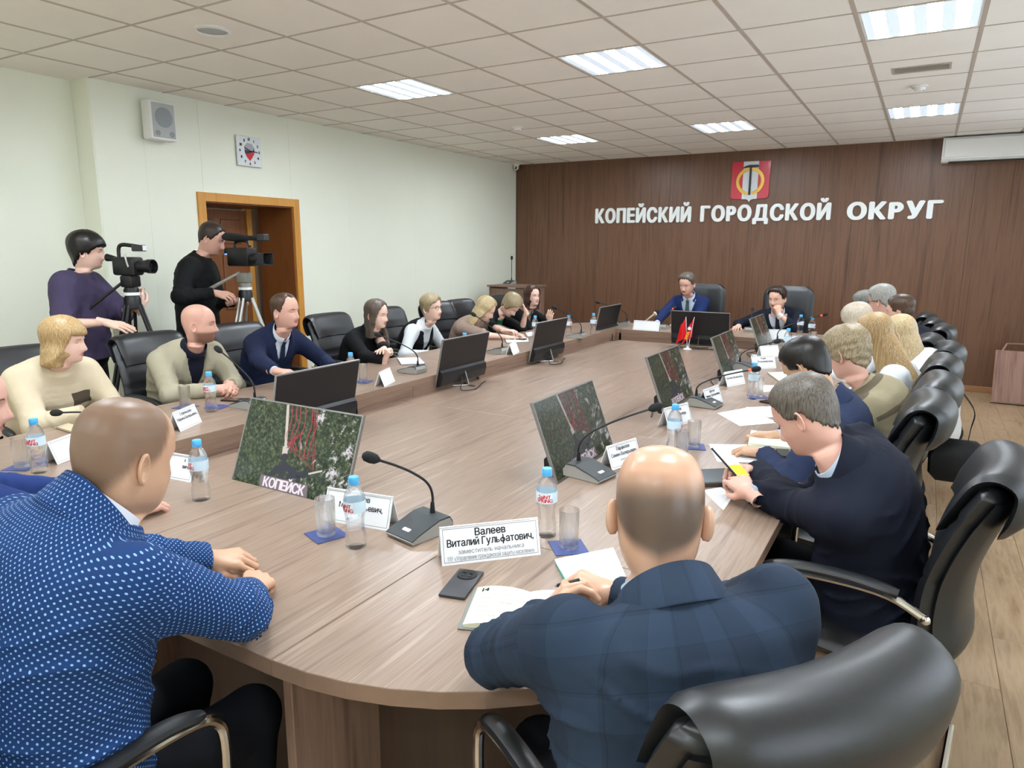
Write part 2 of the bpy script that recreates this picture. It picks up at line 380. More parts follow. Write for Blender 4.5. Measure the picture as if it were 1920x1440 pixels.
# ---- doorway in the left wall
t = struct('door_1', J(box(.0, .022, DY0-.075, DY0, 0, DZ+.075), box(.0, .022, DY1, DY1+.075, 0, DZ+.075), box(.0, .022, DY0, DY1, DZ, DZ+.075)), OAKD, label='deep doorway with honey coloured wooden casing')
obj('jamb', J(box(-.5, .0, DY0, DY0+.012, 0, DZ), box(-.5, .0, DY1-.012, DY1, 0, DZ), box(-.5, .0, DY0+.012, DY1-.012, DZ-.012, DZ)), DOORB, t)
# second door at the back of the deep opening
struct('wall_passage', box(-.75, -.56, -5.8, -4.3, 0, 2.3), mat('passage_wall', (110, 88, 66), .7))  # backing box added behind the leaf to keep outside light out
leaf = thing('door_leaf', 'brown panelled door leaf at the back of the deep doorway', 'door', (-.5, -5.40, 0), 0)
obj('slab', rbox(-.045, 0, .0, .70, .01, 2.0, .003, 1), DOORB, leaf)
for (a, b_, c, d) in [(.07, .31, .2, .85), (.39, .63, .2, .85), (.07, .31, 1.0, 1.55), (.39, .63, 1.0, 1.55), (.07, .31, 1.66, 1.9), (.39, .63, 1.66, 1.9)]:
    obj('raised_panel', rbox(-.01, .014, a, b_, c, d, .010, 2), DOORB, leaf)
obj('door_handle', J(tube([(.0, .06, 1.0), (.05, .06, 1.0), (.05, .16, 1.0)], .009, 8), rbox(0, .007, .04, .08, .94, 1.06, .003, 1)), SILVER, leaf, smooth=True)
obj('door_post', rbox(-.05, .02, .70, .76, 0, 2.015, .003, 1), OAKD, leaf)
# ================================================================== sign, crest and wall fittings
LETM = mat('white_sign_letter', (236, 240, 238), .45)
sign = thing('wall_sign', 'large white raised lettering on the brown wall', 'sign', (3.51, 0, 2.09))
WORDS = [('КОПЕЙСКИЙ', 1.342, 2.755), ('ГОРОДСКОЙ', 2.88, 4.50), ('ОКРУГ', 4.68, 5.685)]
for word, xa, xb in WORDS:
    # every letter its own raised piece, set side by side
    vfs = [text_vf(ch, .258, .012, .0165, 'LEFT', res=5) for ch in word]
    ws = [v[:, 0].max()-v[:, 0].min() for v, f in vfs]; gap = .018
    tot = sum(ws)+gap*(len(ws)-1); s = (xb-xa)/tot; cx = xa
    base = [v[:, 1].min() for v, f in vfs]
    b0 = sorted(base)[len(base)//2]
    for (v, f), wd in zip(vfs, ws):
        v = v.copy(); v[:, 0] = (v[:, 0]-v[:, 0].min())*s+cx-3.51
        vv = np.c_[v[:, 0], -v[:, 2]-.014, (v[:, 1]-b0)*1.03-.102]
        obj('letter', (vv, f), LETM, sign); cx += (wd+gap)*s
crest = thing('coat_of_arms', 'red and silver shield with black pick and gold wreath', 'emblem', (3.508, -.004, 2.23))
hw, zt = .238, .51
shield = [(-hw, .0+.09), (-hw+.006, .06), (-hw+.03, .045), (-.05, .04), (-.02, .03), (0, 0), (.02, .03), (.05, .04), (hw-.03, .045), (hw-.006, .06), (hw, .09), (hw, zt), (-hw, zt)]
def onwall(vf): V, F = vf; return np.c_[V[:, 0], -V[:, 2], V[:, 1]], [q[::-1] for q in F]
REDS = mat('crest_red', (196, 34, 58), .3, coat=.3)
obj('shield', onwall(prism([(a, b) for a, b in shield], .0, .022)), REDS, crest)
obj('silver_pale', onwall(prism([(-.095, .04), (-.05, .04), (-.02, .03), (0, 0), (.02, .03), (.05, .04), (.095, .04), (.095, zt), (-.095, zt)], .022, .026)), mat('crest_silver', (214, 218, 222), .35), crest)
GOLD = mat('crest_gold', (226, 180, 84), .3, .5)
lv = []
for s in (-1, 1):
    for k in range(15):
        a = -PI/2+s*(.16+2.72*k/14); c = np.array([.152*math.cos(a), .262+.152*math.sin(a)])
        for off in (-.42, .42):
            d = a+s*(PI/2)+off; ex = np.array([math.cos(d), math.sin(d)]); ey = np.array([-ex[1], ex[0]])
            p = [c+ex*.052*x+ey*.013*y for x, y in ((-.25, 0), (.15, .8), (.55, .8), (1, 0), (.55, -.8), (.15, -.8))]
            obj('wreath_leaf', onwall(prism(p, .026, .033+.002*(off > 0))), GOLD, crest)
BLK = mat('crest_black', (18, 24, 26), .35)
obj('pick', onwall(J(prism([(-.013, .09), (.013, .09), (.013, .465), (-.013, .465)], .033, .040), prism([(-.115, .425), (-.07, .452), (-.02, .464), (.085, .464), (.1, .456), (.1, .44), (.085, .432), (-.03, .434)], .034, .042))), BLK, crest)
# air conditioner
ac = thing('air_conditioner', 'white split air conditioner high on the brown wall', 'air conditioner', (6.13, 0, 2.6))
pr = [(0, 0), (-.16, 0), (-.2, .03), (-.21, .1), (-.2, .24), (-.17, .262), (0, .262)]
g = np.array([[(x, y, z) for y, z in pr] for x in (-.52, .52)])
obj('housing', (g.reshape(-1, 3), grid(g, True)[1]+[tuple(range(7)), tuple(range(7, 14))[::-1]]), WHITEP, ac)
obj('front_panel', rbox(-.5, .5, -.216, -.19, .045, .235, .006, 2), mat('ac_panel', (226, 226, 222), .3), ac)
obj('louvre', rbox(-.44, .44, -.2, -.17, .004, .028, .004, 1), mat('ac_louvre', (205, 205, 202), .4), ac)
obj('air_slot', box(-.45, .45, -.17, -.05, -.004, .001), DARK, ac)
# wall clock
ck = thing('wall_clock', 'square white wall clock with a shield picture above the doorway', 'clock', (0.012, -5.04, 2.505))
obj('face', rbox(0, .02, -.135, .135, -.135, .135, .006, 2), mat('clock_face', (222, 228, 230), .3), ck)
def onleft(vf, x): V, F = vf; return np.c_[np.full(len(V), x)+V[:, 2], -V[:, 0]*-1*1., V[:, 1]], F
for k in range(12):
    a = PI/2-(k+1)*PI/6; rr = .108
    v, f = text_vf(str(k+1), .034, .001, .0006)
    v = v+np.array([rr*math.cos(a), rr*math.sin(a), 0])
    obj('numeral', (np.c_[.021+v[:, 2], v[:, 0], v[:, 1]], f), INK, ck)
def lw(poly, z0, z1): V, F = prism(poly, z0, z1); return np.c_[V[:, 2], V[:, 0], V[:, 1]], F
obj('shield_picture', lw([(-.058, .04), (-.02, .075), (.03, .07), (.055, .035), (.05, -.02), (.025, -.055), (0, -.085), (-.03, -.055), (-.052, -.02)], .02, .0215), mat('clock_grey', (170, 170, 176), .5), ck)
obj('shield_band', lw([(-.056, .012), (.03, -.005), (.055, .035), (.053, -.004), (-.02, -.04), (-.052, -.02)], .0215, .0225), mat('clock_navy', (44, 48, 76), .5), ck)
obj('shield_base', lw([(-.048, -.028), (.05, .0), (.05, -.02), (.025, -.055), (0, -.085), (-.03, -.055)], .0225, .0235), mat('clock_red', (196, 44, 46), .5), ck)
obj('clock_hands', J(lw([(-.06, .028), (-.056, .034), (.004, .006), (0, 0)], .026, .028), lw([(0, -.003), (.085, -.004), (.085, .002), (0, .006)], .028, .03)), INK, ck)
# wall loudspeaker
sp = thing('wall_speaker', 'white wall loudspeaker with a round grey cone', 'loudspeaker', (0.0, -5.965, 2.63))
obj('bracket', rbox(0, .05, -.05, .05, -.06, .06, .005, 1), DARK, sp)
obj('cabinet', rbox(.03, .145, -.115, .115, -.15, .15, .012, 2), WHITEP, sp)
GRL = mat('speaker_grille', (176, 180, 180), .6, bump=(500, .5, .001))
obj('grille', rbox(.14, .152, -.098, .098, -.132, .132, .006, 2), GRL, sp)
def disc(r, x, cy, cz, d=.004): V, F = lathe([(r*.5, 0), (r, .0), (r*.96, d), (r*.5, d*.4)], 24); return np.c_[V[:, 2]+x, V[:, 0]+cy, V[:, 1]+cz], F
obj('woofer', disc(.078, .151, 0, .025), mat('speaker_cone', (140, 146, 148), .5), sp, smooth=True)
for s in (-1, 1): obj('tweeter', disc(.022, .151, s*.062, -.1), MATS['speaker_cone'], sp, smooth=True)
# corner security camera
cc = thing('security_camera', 'small white dome camera in the corner under the ceiling', 'camera', (.06, -.12, HC))
obj('mount', lathe([(.045, 0), (.05, -.02), (.042, -.03)], 16), WHITEP, cc, smooth=True)
obj('dome', ellipsoid((0, 0, -.055), (.04, .04, .04)), WHITEP, cc, smooth=True)
obj('lens', xf(lathe([(.0, 0), (.02, 0), (.018, .018), (.0, .02)], 14), Matrix.Translation((.02, -.028, -.065)) @ Matrix.Rotation(R(-40), 4, 'Z') @ Matrix.Rotation(R(70), 4, 'X')), BLACK, cc, smooth=True)
# ceiling speaker, detectors, vent
p = onZ(398, 55, HC)
cs = thing('ceiling_speaker', 'round white ceiling loudspeaker near the left wall', 'loudspeaker', (p[0], p[1], HC))
obj('rim', lathe([(.1, -.002), (.105, -.012), (.09, -.018), (.085, -.008)], 28, cap0=False, cap1=False), WHITEP, cs, smooth=True)
obj('mesh_cover', lathe([(.088, -.006), (.06, -.014), (0.001, -.016)], 28), GRL, cs, smooth=True)
for (u, v), lab in [((970, 237), 'round smoke detector on the ceiling ahead of the lit panel on the left'), ((1725, 160), 'round smoke detector beside the ceiling vent')]:
    p = onZ(u, v, HC); d = thing('smoke_detector', lab, 'smoke detector', (p[0], p[1], HC-.002), 0, 'smoke detectors')
    obj('base', lathe([(.055, 0), (.06, -.012), (.05, -.018)], 20), WHITEP, d, smooth=True)
    obj('sensor', lathe([(.042, -.016), (.036, -.04), (.02, -.046), (.001, -.047)], 20), WHITEP, d, smooth=True)
    obj('indicator', ellipsoid((.03, -.02, -.04), (.005, .005, .004), 8, 5), RED, d)
p = onZ(1728, 127, HC)
ve = thing('ceiling_vent', 'flat grey ceiling vent beside the lit panel', 'vent', (p[0], p[1], HC))
obj('frame', J(box(-.18, .18, -.1, -.085, -.008, -.001), box(-.18, .18, .085, .1, -.008, -.001), box(-.18, -.165, -.085, .085, -.008, -.001), box(.165, .18, -.085, .085, -.008, -.001)), GRIDM, ve)
for k in range(6): obj('slat', xf(box(-.165, .165, -.012, .012, -.001, .001), Matrix.Translation((0, -.07+.028*k, -.005)) @ Matrix.Rotation(R(20), 4, 'X')), mat('vent_slat', (196, 188, 178), .6), ve)
obj('back_plate', box(-.165, .165, -.085, .085, -.0025, -.0005), MATS['vent_slat'], ve)
# ================================================================== conference table
TZ, IZ = .75, .63
X0, X1, Y0, Y1, CR = 1.90, 5.25, -8.74, -1.65, .82
IX0, IX1, IY0, IY1 = 2.66, 4.45, -7.98, -2.36
tb = thing('conference_table', 'long wood laminate conference table with rounded ends and sunken middle', 'table', (0, 0, 0))
def arc(cx, cy, r, a0, a1, n=14): return [(cx+r*math.cos(a), cy+r*math.sin(a)) for a in np.linspace(R(a0), R(a1), n)]
G = .0012
EDGE = mat('table_edge_band', (136, 111, 93), .4, vary=(25, .05))
def slab(poly, nm='tabletop_section', z0=TZ-.04, z1=TZ, m=None):
    p = np.array(poly); c = p.mean(0)
    d = p-c; p = c+d*(1-G/np.maximum(np.linalg.norm(d, axis=1), .1))[:, None]
    bm = bmesh.new(); V, F = prism(p, z0, z1)
    vs = [bm.verts.new(v) for v in V]
    for f in F: bm.faces.new([vs[i] for i in f])
    bm.normal_update()
    ed = [e for e in bm.edges if abs(e.verts[0].co.z-z1) < 1e-6 and abs(e.verts[1].co.z-z1) < 1e-6]
    bmesh.ops.bevel(bm, geom=ed, offset=.0025, segments=2, profile=.5, affect='EDGES')
    me = bpy.data.meshes.new(nm); bm.to_mesh(me); bm.free(); me.materials.append(m or TABLE); me.materials.append(EDGE); me.polygons.foreach_set('material_index', [0 if abs(q.normal.z) > .9 else 1 for q in me.polygons])
    return obj(nm, me, None, tb)
cxl, cxr, cyn, cyf = X0+CR, X1-CR, Y0+CR, Y1-CR
slab([(cxl, Y0), (3.58, Y0), (3.58, IY0), (cxl, IY0)]); slab([(3.58, Y0), (cxr, Y0), (cxr, IY0), (3.58, IY0)])
slab(arc(cxr, cyn, CR, -90, 0)+[(IX1, cyn), (IX1, IY0), (cxr, IY0)])
slab(arc(cxl, cyn, CR, 180, 270)+[(cxl, IY0), (IX0, IY0), (IX0, cyn)])
slab(arc(cxr, cyf, CR, 0, 90)+[(cxr, IY1), (IX1, IY1), (IX1, cyf)])
slab(arc(cxl, cyf, CR, 90, 180)+[(IX0, cyf), (IX0, IY1), (cxl, IY1)])
slab([(cxl, IY1), (3.58, IY1), (3.58, Y1), (cxl, Y1)]); slab([(3.58, IY1), (cxr, IY1), (cxr, Y1), (3.58, Y1)])
br = np.linspace(cyn, cyf, 5)
for a, b_ in zip(br[:-1], br[1:]):
    slab([(IX1, a), (X1, a), (X1, b_), (IX1, b_)]); slab([(X0, a), (IX0, a), (IX0, b_), (X0, b_)])
for a, b_ in zip(np.linspace(IY0, IY1, 4)[:-1], np.linspace(IY0, IY1, 4)[1:]):
    slab([(IX0-.05, a), (3.56, a), (3.56, b_), (IX0-.05, b_)], 'sunken_panel', IZ-.03, IZ); slab([(3.56, a), (IX1+.05, a), (IX1+.05, b_), (3.56, b_)], 'sunken_panel', IZ-.03, IZ)
for a, b_ in [(IY0, -6.0), (-6.0, -4.15), (-4.15, IY1)]:
    obj('fascia_board', rbox(IX0-.018, IX0, a+.001, b_-.001, IZ, TZ-.041, .001, 1), TABLEY, tb); obj('fascia_board', rbox(IX1, IX1+.018, a+.001, b_-.001, IZ, TZ-.041, .001, 1), TABLEY, tb)
for y in (IY0-.018, IY1): obj('fascia_board', rbox(IX0, IX1, y, y+.018, IZ, TZ-.041, .001, 1), TABLEX, tb)
# legs and modesty panels under the top
def bent(pts, z0, z1, th=.018):
    P = np.array(pts); T = np.gradient(P, axis=0); N = np.c_[-T[:, 1], T[:, 0]]; N /= np.linalg.norm(N, axis=1)[:, None]
    return prism(np.vstack([P+N*th/2, (P-N*th/2)[::-1]]), z0, z1)
SHADEW = wood('dark_underside', [(58, 44, 36), (76, 58, 47)], (12, 12, .8), rough=.5)  # under-table shade put into the panel colour as a darker brown
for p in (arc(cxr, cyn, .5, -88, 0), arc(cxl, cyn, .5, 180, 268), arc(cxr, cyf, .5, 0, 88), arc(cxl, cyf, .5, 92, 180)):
    obj('modesty_panel', bent(p, .05, TZ-.041), SHADEW, tb, smooth=True)
for a in ((cxr+.5, cyn, cxr+.5, cyf), (cxl-.5, cyn, cxl-.5, cyf)): obj('modesty_panel', box(a[0]-.009, a[0]+.009, a[1], a[3], .05, TZ-.041), SHADEW, tb)
for y in (cyn-.5, cyf+.5): obj('modesty_panel', box(cxl, cxr, y-.009, y+.009, .05, TZ-.041), SHADEW, tb)
for xx in (cxr+.012, 3.58, cxl-.012):
    obj('leg_panel', rbox(xx-.014, xx+.014, Y0+.03, IY0, 0, TZ-.041, .002, 1), TABLEV, tb); obj('leg_panel', rbox(xx-.014, xx+.014, IY1, Y1-.03, 0, TZ-.041, .002, 1), TABLEV, tb)
for yy in br:
    obj('leg_panel', rbox(IX1+.0, X1-.05, yy-.014, yy+.014, 0, TZ-.041, .002, 1), TABLEV, tb); obj('leg_panel', rbox(X0+.05, IX0, yy-.014, yy+.014, 0, TZ-.041, .002, 1), TABLEV, tb)
# ================================================================== chairs
def ribbon(prof, half, th, nx=15, bow=.03, edge=.5):
    """padded shell: prof (y,z) side curve, half-width per point, thickness per point; front faces +y. returns closed skin"""
    prof = np.asarray(prof, float); T = np.gradient(prof, axis=0); T /= np.linalg.norm(T, axis=1)[:, None]; N = np.c_[T[:, 1], -T[:, 0]]
    s = np.linspace(-1, 1, nx); rows = []
    for p, n, h, t in zip(prof, N, half, th):
        e = np.maximum(1-np.abs(s)**6, 0)**.5
        c = bow*(s**2)
        f = [(h*q, p[0]+n[0]*(t/2*ee)+cc, p[1]+n[1]*(t/2*ee)) for q, ee, cc in zip(s, e, c)]
        b = [(h*q, p[0]-n[0]*(t/2*ee)+cc, p[1]-n[1]*(t/2*ee)) for q, ee, cc in zip(s, e, c)][::-1]
        rows.append(f+b[1:-1])
    Gd = np.array(rows); V, F = grid(Gd, True, True, True); return V, F
def side_tube(s):
    x = s*.285
    p = curve([(x, -.20, .655), (x, -.10, .695), (x, .05, .70), (x, .20, .685), (x, .265, .655), (x, .285, .58), (x, .27, .35), (x, .262, .1)], 30)
    q = curve([(x, .262, .1), (x, .25, .035), (x, .20, .016), (x, 0, .016), (x, -.28, .016)], 16)[1:]
    return tube(np.vstack([p, q]), .0125, 10)
def make_chair(label, big=False):
    c = thing('office_chair', label, 'chair', (0, 0, 0), 0, 'black leather meeting chairs')
    # seat
    prof = curve([(.29, .40), (.27, .455), (.18, .475), (0, .462), (-.2, .455), (-.25, .46)], 16)
    obj('seat', ribbon(prof, np.full(16, .262), np.interp(np.linspace(0, 1, 16), [0, .1, .8, 1], [.05, .095, .10, .06]), bow=.0), LEATHER, c, smooth=True, auto=60)
    zs_ = lambda P: np.array([(a, .46+(b-.46)*.865) if b > .46 else (a, b) for a, b in P])
    bp = zs_(curve([(-.205, .43), (-.235, .54), (-.225, .66), (-.235, .80), (-.275, .95), (-.325, 1.07), (-.345, 1.115)], 40))
    hw = np.interp(np.linspace(0, 1, 40), [0, .15, .6, .9, 1], [.235, .255, .255, .245, .225])
    th = np.interp(np.linspace(0, 1, 40), [0, .1, .5, .9, 1], [.05, .085, .075, .07, .04])
    for k in (10, 19, 28): th[k] -= .02                              # stitched creases
    obj('backrest', ribbon(bp, hw, th, 21, .045), LEATHER, c, smooth=True, auto=70)
    # rear shell
    rp = bp[2:-6]+np.array([-.035, -.004]); rw = hw[2:-6]*.94
    obj('rear_shell', ribbon(rp, rw, np.interp(np.linspace(0, 1, 32), [0, .15, .8, 1], [.03, .075, .06, .03]), 15, .045), LEATHER, c, smooth=True, auto=70)
    # padded head roll folded over the top
    hp = zs_(curve([(-.232, .955), (-.268, 1.05), (-.305, 1.125), (-.355, 1.145), (-.40, 1.11), (-.395, 1.03), (-.37, .965)], 26))
    obj('head_roll', ribbon(hp, np.full(26, .222)+.012*np.sin(np.linspace(0, PI, 26)), np.interp(np.linspace(0, 1, 26), [0, .12, .88, 1], [.02, .045, .045, .02]), 21, .04), LEATHER, c, smooth=True, auto=70)
    for s in (-1, 1):
        obj('frame_tube', side_tube(s), CHROME, c, smooth=True)
        pp = curve([(s*.285, -.13, .71), (s*.285, .0, .722), (s*.285, .14, .715), (s*.285, .235, .692)], 14)
        obj('armrest', tube(pp, np.interp(np.linspace(0, 1, 14), [0, .1, .9, 1], [.016, .024, .024, .015]), 10, flat=.62), LEATHER, c, smooth=True)
        obj('bolt', ellipsoid((s*.292, -.2, .655), (.012, .014, .014), 10, 6), CHROME, c, smooth=True)
    obj('floor_bar', tube([(-.285, -.28, .016), (.285, -.28, .016)], .0125, 10), CHROME, c, smooth=True)
    for yy in (.12, .276): obj('seat_bar', tube([(-.285, yy, .41), (.285, yy, .41)], .011, 8), CHROME, c, smooth=True)
    return c
CH0 = None
def chair(x, y, yaw, label):
    """yaw: facing direction, 0 = towards the brown wall, degrees anticlockwise"""
    global CH0
    if CH0 is None:
        CH0 = make_chair(label); CH0.location = (x, y, 0); CH0.rotation_euler = (0, 0, R(yaw)); return CH0
    return dup(CH0, (x, y, 0), R(yaw), label)
# the two high executive chairs at the head
def exec_chair(x, y, yaw, label):
    c = thing('executive_chair', label, 'chair', (x, y, 0), R(yaw), 'high executive chairs at the head of the table')
    obj('seat', ribbon(curve([(.26, .42), (.25, .48), (0, .49), (-.25, .48)], 14), np.full(14, .27), np.full(14, .1), bow=0.), LEATHER, c, smooth=True, auto=60)
    bp = curve([(-.22, .47), (-.25, .65), (-.25, .85), (-.27, 1.05), (-.30, 1.2)], 34)
    t = np.linspace(0, 1, 34)
    obj('backrest', ribbon(bp, np.interp(t, [0, .2, .8, .93, 1], [.24, .28, .285, .265, .20]), np.interp(t, [0, .1, .9, 1], [.06, .11, .09, .05]), 21, .03), LEATHER, c, smooth=True, auto=70)
    for s in (-1, 1):
        obj('armrest', tube(curve([(s*.3, -.2, .66), (s*.31, 0, .68), (s*.31, .2, .67)], 12), .03, 10), LEATHER, c, smooth=True)
        obj('arm_post', tube([(s*.31, .02, .66), (s*.29, .0, .45)], .02, 8), BLACK, c, smooth=True)
    obj('gas_lift', lathe([(.06, .06), (.035, .1), (.03, .42)], 16), BLACK, c, smooth=True)
    for k in range(5):
        a = 2*PI*k/5; d = np.array([math.cos(a), math.sin(a), 0])
        sp_ = obj('base_spoke', tube([d*.03+[0, 0, .09], d*.30+[0, 0, .07]], [.024, .016], 8), BLACK, c, smooth=True)
        obj('castor', ellipsoid(d*.30+[0, 0, .03], (.022, .022, .03), 10, 6), BLACK, sp_, smooth=True)
    return c
# ================================================================== monitors
def screen_mat(nm_='screen_foliage', es=.62):
    m = bpy.data.materials.new(nm_); m.use_nodes = True; nt = m.node_tree; b = nt.nodes['Principled BSDF']; L = nt.links.new
    b.inputs['Base Color'].default_value = (.004, .004, .004, 1); b.inputs['Roughness'].default_value = .22
    tc = nt.nodes.new('ShaderNodeTexCoord')
    n1 = nt.nodes.new('ShaderNodeTexNoise'); n1.inputs['Scale'].default_value = 70; n1.inputs['Detail'].default_value = 5; n1.inputs['Roughness'].default_value = .7
    n2 = nt.nodes.new('ShaderNodeTexNoise'); n2.inputs['Scale'].default_value = 9; n2.inputs['Detail'].default_value = 2
    n3 = nt.nodes.new('ShaderNodeTexNoise'); n3.inputs['Scale'].default_value = 17; n3.inputs['Detail'].default_value = 8; n3.inputs['Roughness'].default_value = .75
    for n in (n1, n2, n3): L(tc.outputs['Object'], n.inputs['Vector'])
    cr = nt.nodes.new('ShaderNodeValToRGB'); e = cr.color_ramp.elements
    e[0].position = .36; e[0].color = lin((22, 30, 24)); e[1].position = .68; e[1].color = lin((112, 124, 92)); x = e.new(.5); x.color = lin((52, 66, 48))
    L(n1.outputs['Fac'], cr.inputs['Fac'])
    # sky glimpses between the leaves: brighter on the right half
    sx = nt.nodes.new('ShaderNodeSeparateXYZ'); L(tc.outputs['Object'], sx.inputs[0])
    ad = nt.nodes.new('ShaderNodeMath'); ad.operation = 'MULTIPLY_ADD'; ad.inputs[1].default_value = .28; L(sx.outputs['X'], ad.inputs[0]); L(n3.outputs['Fac'], ad.inputs[2])
    ad2 = nt.nodes.new('ShaderNodeMath'); ad2.operation = 'MULTIPLY_ADD'; ad2.inputs[1].default_value = .35; L(n1.outputs['Fac'], ad2.inputs[0]); L(ad.outputs[0], ad2.inputs[2])
    r2 = nt.nodes.new('ShaderNodeValToRGB'); e = r2.color_ramp.elements; e[0].position = .80; e[0].color = (0, 0, 0, 1); e[1].position = .87; e[1].color = (1, 1, 1, 1)
    L(ad2.outputs[0], r2.inputs['Fac'])
    mx = nt.nodes.new('ShaderNodeMix'); mx.data_type = 'RGBA'; L(r2.outputs['Color'], mx.inputs[0]); L(cr.outputs['Color'], mx.inputs[6]); mx.inputs[7].default_value = lin((214, 208, 212))
    L(mx.outputs[2], b.inputs['Emission Color']); b.inputs['Emission Strength'].default_value = es
    return m
SCRN = screen_mat(); SCRD = screen_mat('screen_foliage_dim', .3)  # second copy glows less: fading at a slant view put into the material
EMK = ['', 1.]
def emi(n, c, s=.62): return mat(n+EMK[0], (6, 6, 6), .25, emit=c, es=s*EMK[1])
SW, SH = .59, .333
def flat(poly, d):                      # polygon in screen plane (x right, y up from the centre) d mm in front
    P = np.array(poly, float); return np.c_[P[:, 0], np.full(len(P), -.0075-d*.0002), P[:, 1]], [tuple(range(len(P)))]
def line(p, q, w_, d):
    p, q = np.array(p), np.array(q); n = np.array([-(q-p)[1], (q-p)[0]]); n = n/np.linalg.norm(n)*w_/2; return flat([p+n, p-n, q-n, q+n], d)
def make_monitor(label, tilt, zb, scr=None):
    m = thing('monitor', label, 'monitor', (0, 0, IZ), 0, 'flat desktop monitors')
    zc = zb-IZ
    def T(vf, f=True):                  # panel frame: x right, z up from bottom edge -> tilted back
        V, F = vf; V = V.copy(); c, s = math.cos(tilt), math.sin(tilt)
        y, z = V[:, 1].copy(), V[:, 2].copy(); V[:, 1] = y*c+z*s; V[:, 2] = z*c-y*s+zc; return V, F
    def ctr(vf): return T((vf[0]+np.array([0, 0, .019+SH/2]), vf[1]))
    Wd, Hd = .605, .358
    obj('rear_cover', T(rbox(-Wd/2+.003, Wd/2-.003, -.004, .008, .003, Hd-.003, .003, 1)), BLACK, m)
    fr = J(box(-Wd/2, Wd/2, -.007, .006, Hd-.007, Hd), box(-Wd/2, Wd/2, -.007, .006, 0, .018), box(-Wd/2, -Wd/2+.006, -.007, .006, .018, Hd-.007), box(Wd/2-.006, Wd/2, -.007, .006, .018, Hd-.007))
    obj('bezel', T(fr), mat('monitor_edge', (150, 148, 145), .35, .6), m)
    s = obj('screen', ctr(box(-SW/2, SW/2, -.0072, -.004, -SH/2, SH/2)), scr or SCRN, m)
    if tilt > R(15):
        sc = SH
        obj('picture_mast', ctr(J(line((-.085, .166), (-.045, -.005), .014, 1), flat([(-.062, .004), (-.035, .01), (-.03, -.022), (-.058, -.026)], 1))), emi('screen_mast', (206, 196, 188)), s)
        obj('picture_machine', ctr(J(flat([(-.052, -.022), (-.032, -.02), (-.024, -.10), (-.006, -.15), (-.05, -.15)], 2), flat([(-.12, -.12), (-.07, -.07), (-.02, -.055), (.03, -.07), (.055, -.1), (.03, -.105), (-.02, -.082), (-.07, -.1), (-.1, -.14)], 1), line((-.01, -.105), (.105, -.075), .022, 2), flat([(.04, -.09), (.062, -.09), (.075, -.155), (.055, -.155)], 2))), emi('screen_machine', (52, 54, 68)), s)
        obj('picture_barrel', ctr(line((.10, -.077), (.165, -.055), .007, 3)), emi('screen_mast', (206, 196, 188)), s)
        vf = [line((-.04, .0), (-.02+.012*k, .05+.006*k), .0022, 1) for k in range(5)]
        for xa in (-.06, -.035, -.015, .015, .05, .075):
            p = curve([(xa, .165), (xa+.012, .10), (xa+.004, .04), (xa*.6+.03, -.005-.02*(xa > 0))], 8); vf += [line(p[i], p[i+1], .0045, 1) for i in range(7)]
        vf += [line((-.03, -.002), (.06, -.03), .002, 1), line((.03, -.02), (.115, -.058), .002, 1), line((.1, .05), (.12, -.06), .003, 1), line((.05, -.03), (.12, .0), .002, 1), line((.06, .165), (.115, -.055), .003, 1)]
        obj('picture_cords', ctr(J(*vf)), emi('screen_red', (168, 62, 78)), s)
        pl = obj('picture_caption', ctr(flat([(-.145, -.118), (.11, -.118), (.118, -.164), (-.14, -.164)], 4)), emi('screen_caption', (122, 116, 120)), s)
        v, f = text_vf('КОПЕЙСК', .05, 0, .0022, sx=.98)
        obj('picture_lettering', ctr((np.c_[v[:, 0]-.012, np.full(len(v), -.0075-.0014), v[:, 1]-.141], f)), emi('screen_white', (236, 222, 232)), s)
    # lower rear hump, stand leg, foot, cable
    hp = np.array([[(x, y, z) for y, z in ((.006, .13), (.03, .118), (.042, .08), (.036, .02), (.006, .004))] for x in (-.29, .29)])
    g = T((hp.reshape(-1, 3), grid(hp, True)[1]+[tuple(range(5)), tuple(range(5, 10))[::-1]])); obj('rear_hump', g, mat('monitor_gloss', (28, 29, 31), .28), m)
    by = .05+zc*0+.03*math.sin(tilt)
    obj('stand_leg', J(tube([(0, by-.005, .11), (0, by+.03, .0)], .009, 8, flat=.5)), SILVER, m, smooth=True)
    obj('foot', J(tube([(-.14, -.07, .006), (0, by+.03, .006), (.14, -.07, .006)], .006, 6), tube([(0, by+.03, .006), (0, by+.085, .006)], .006, 6)), SILVER, m, smooth=True)
    obj('cable', tube(curve([(.05, by, .09), (.12, by+.05, .05), (.2, by+.1, .012), (.12, by+.15, .008), (.02, by+.13, .008), (-.1, by+.08, .008), (-.2, by+.05, .006)], 26), .0035, 6), CABLE, m, smooth=True)
    return m
K = .605/.54
def mon_pos(px, D, dirv, back, tilt):
    p = CAM+ray(*px)*D*K; c = p+np.array(dirv)*.3025-np.array(back)*.358*math.sin(tilt); return c[0], c[1]
TR, TL = R(21), R(12)
x, y = mon_pos((473, 740), 2.54, (1, 0, 0), (0, 1, 0), TR)
MR = make_monitor('monitor showing leaves and a gun with caption, facing the table end', TR, .70); MR.location = (x, y, IZ); MD = None
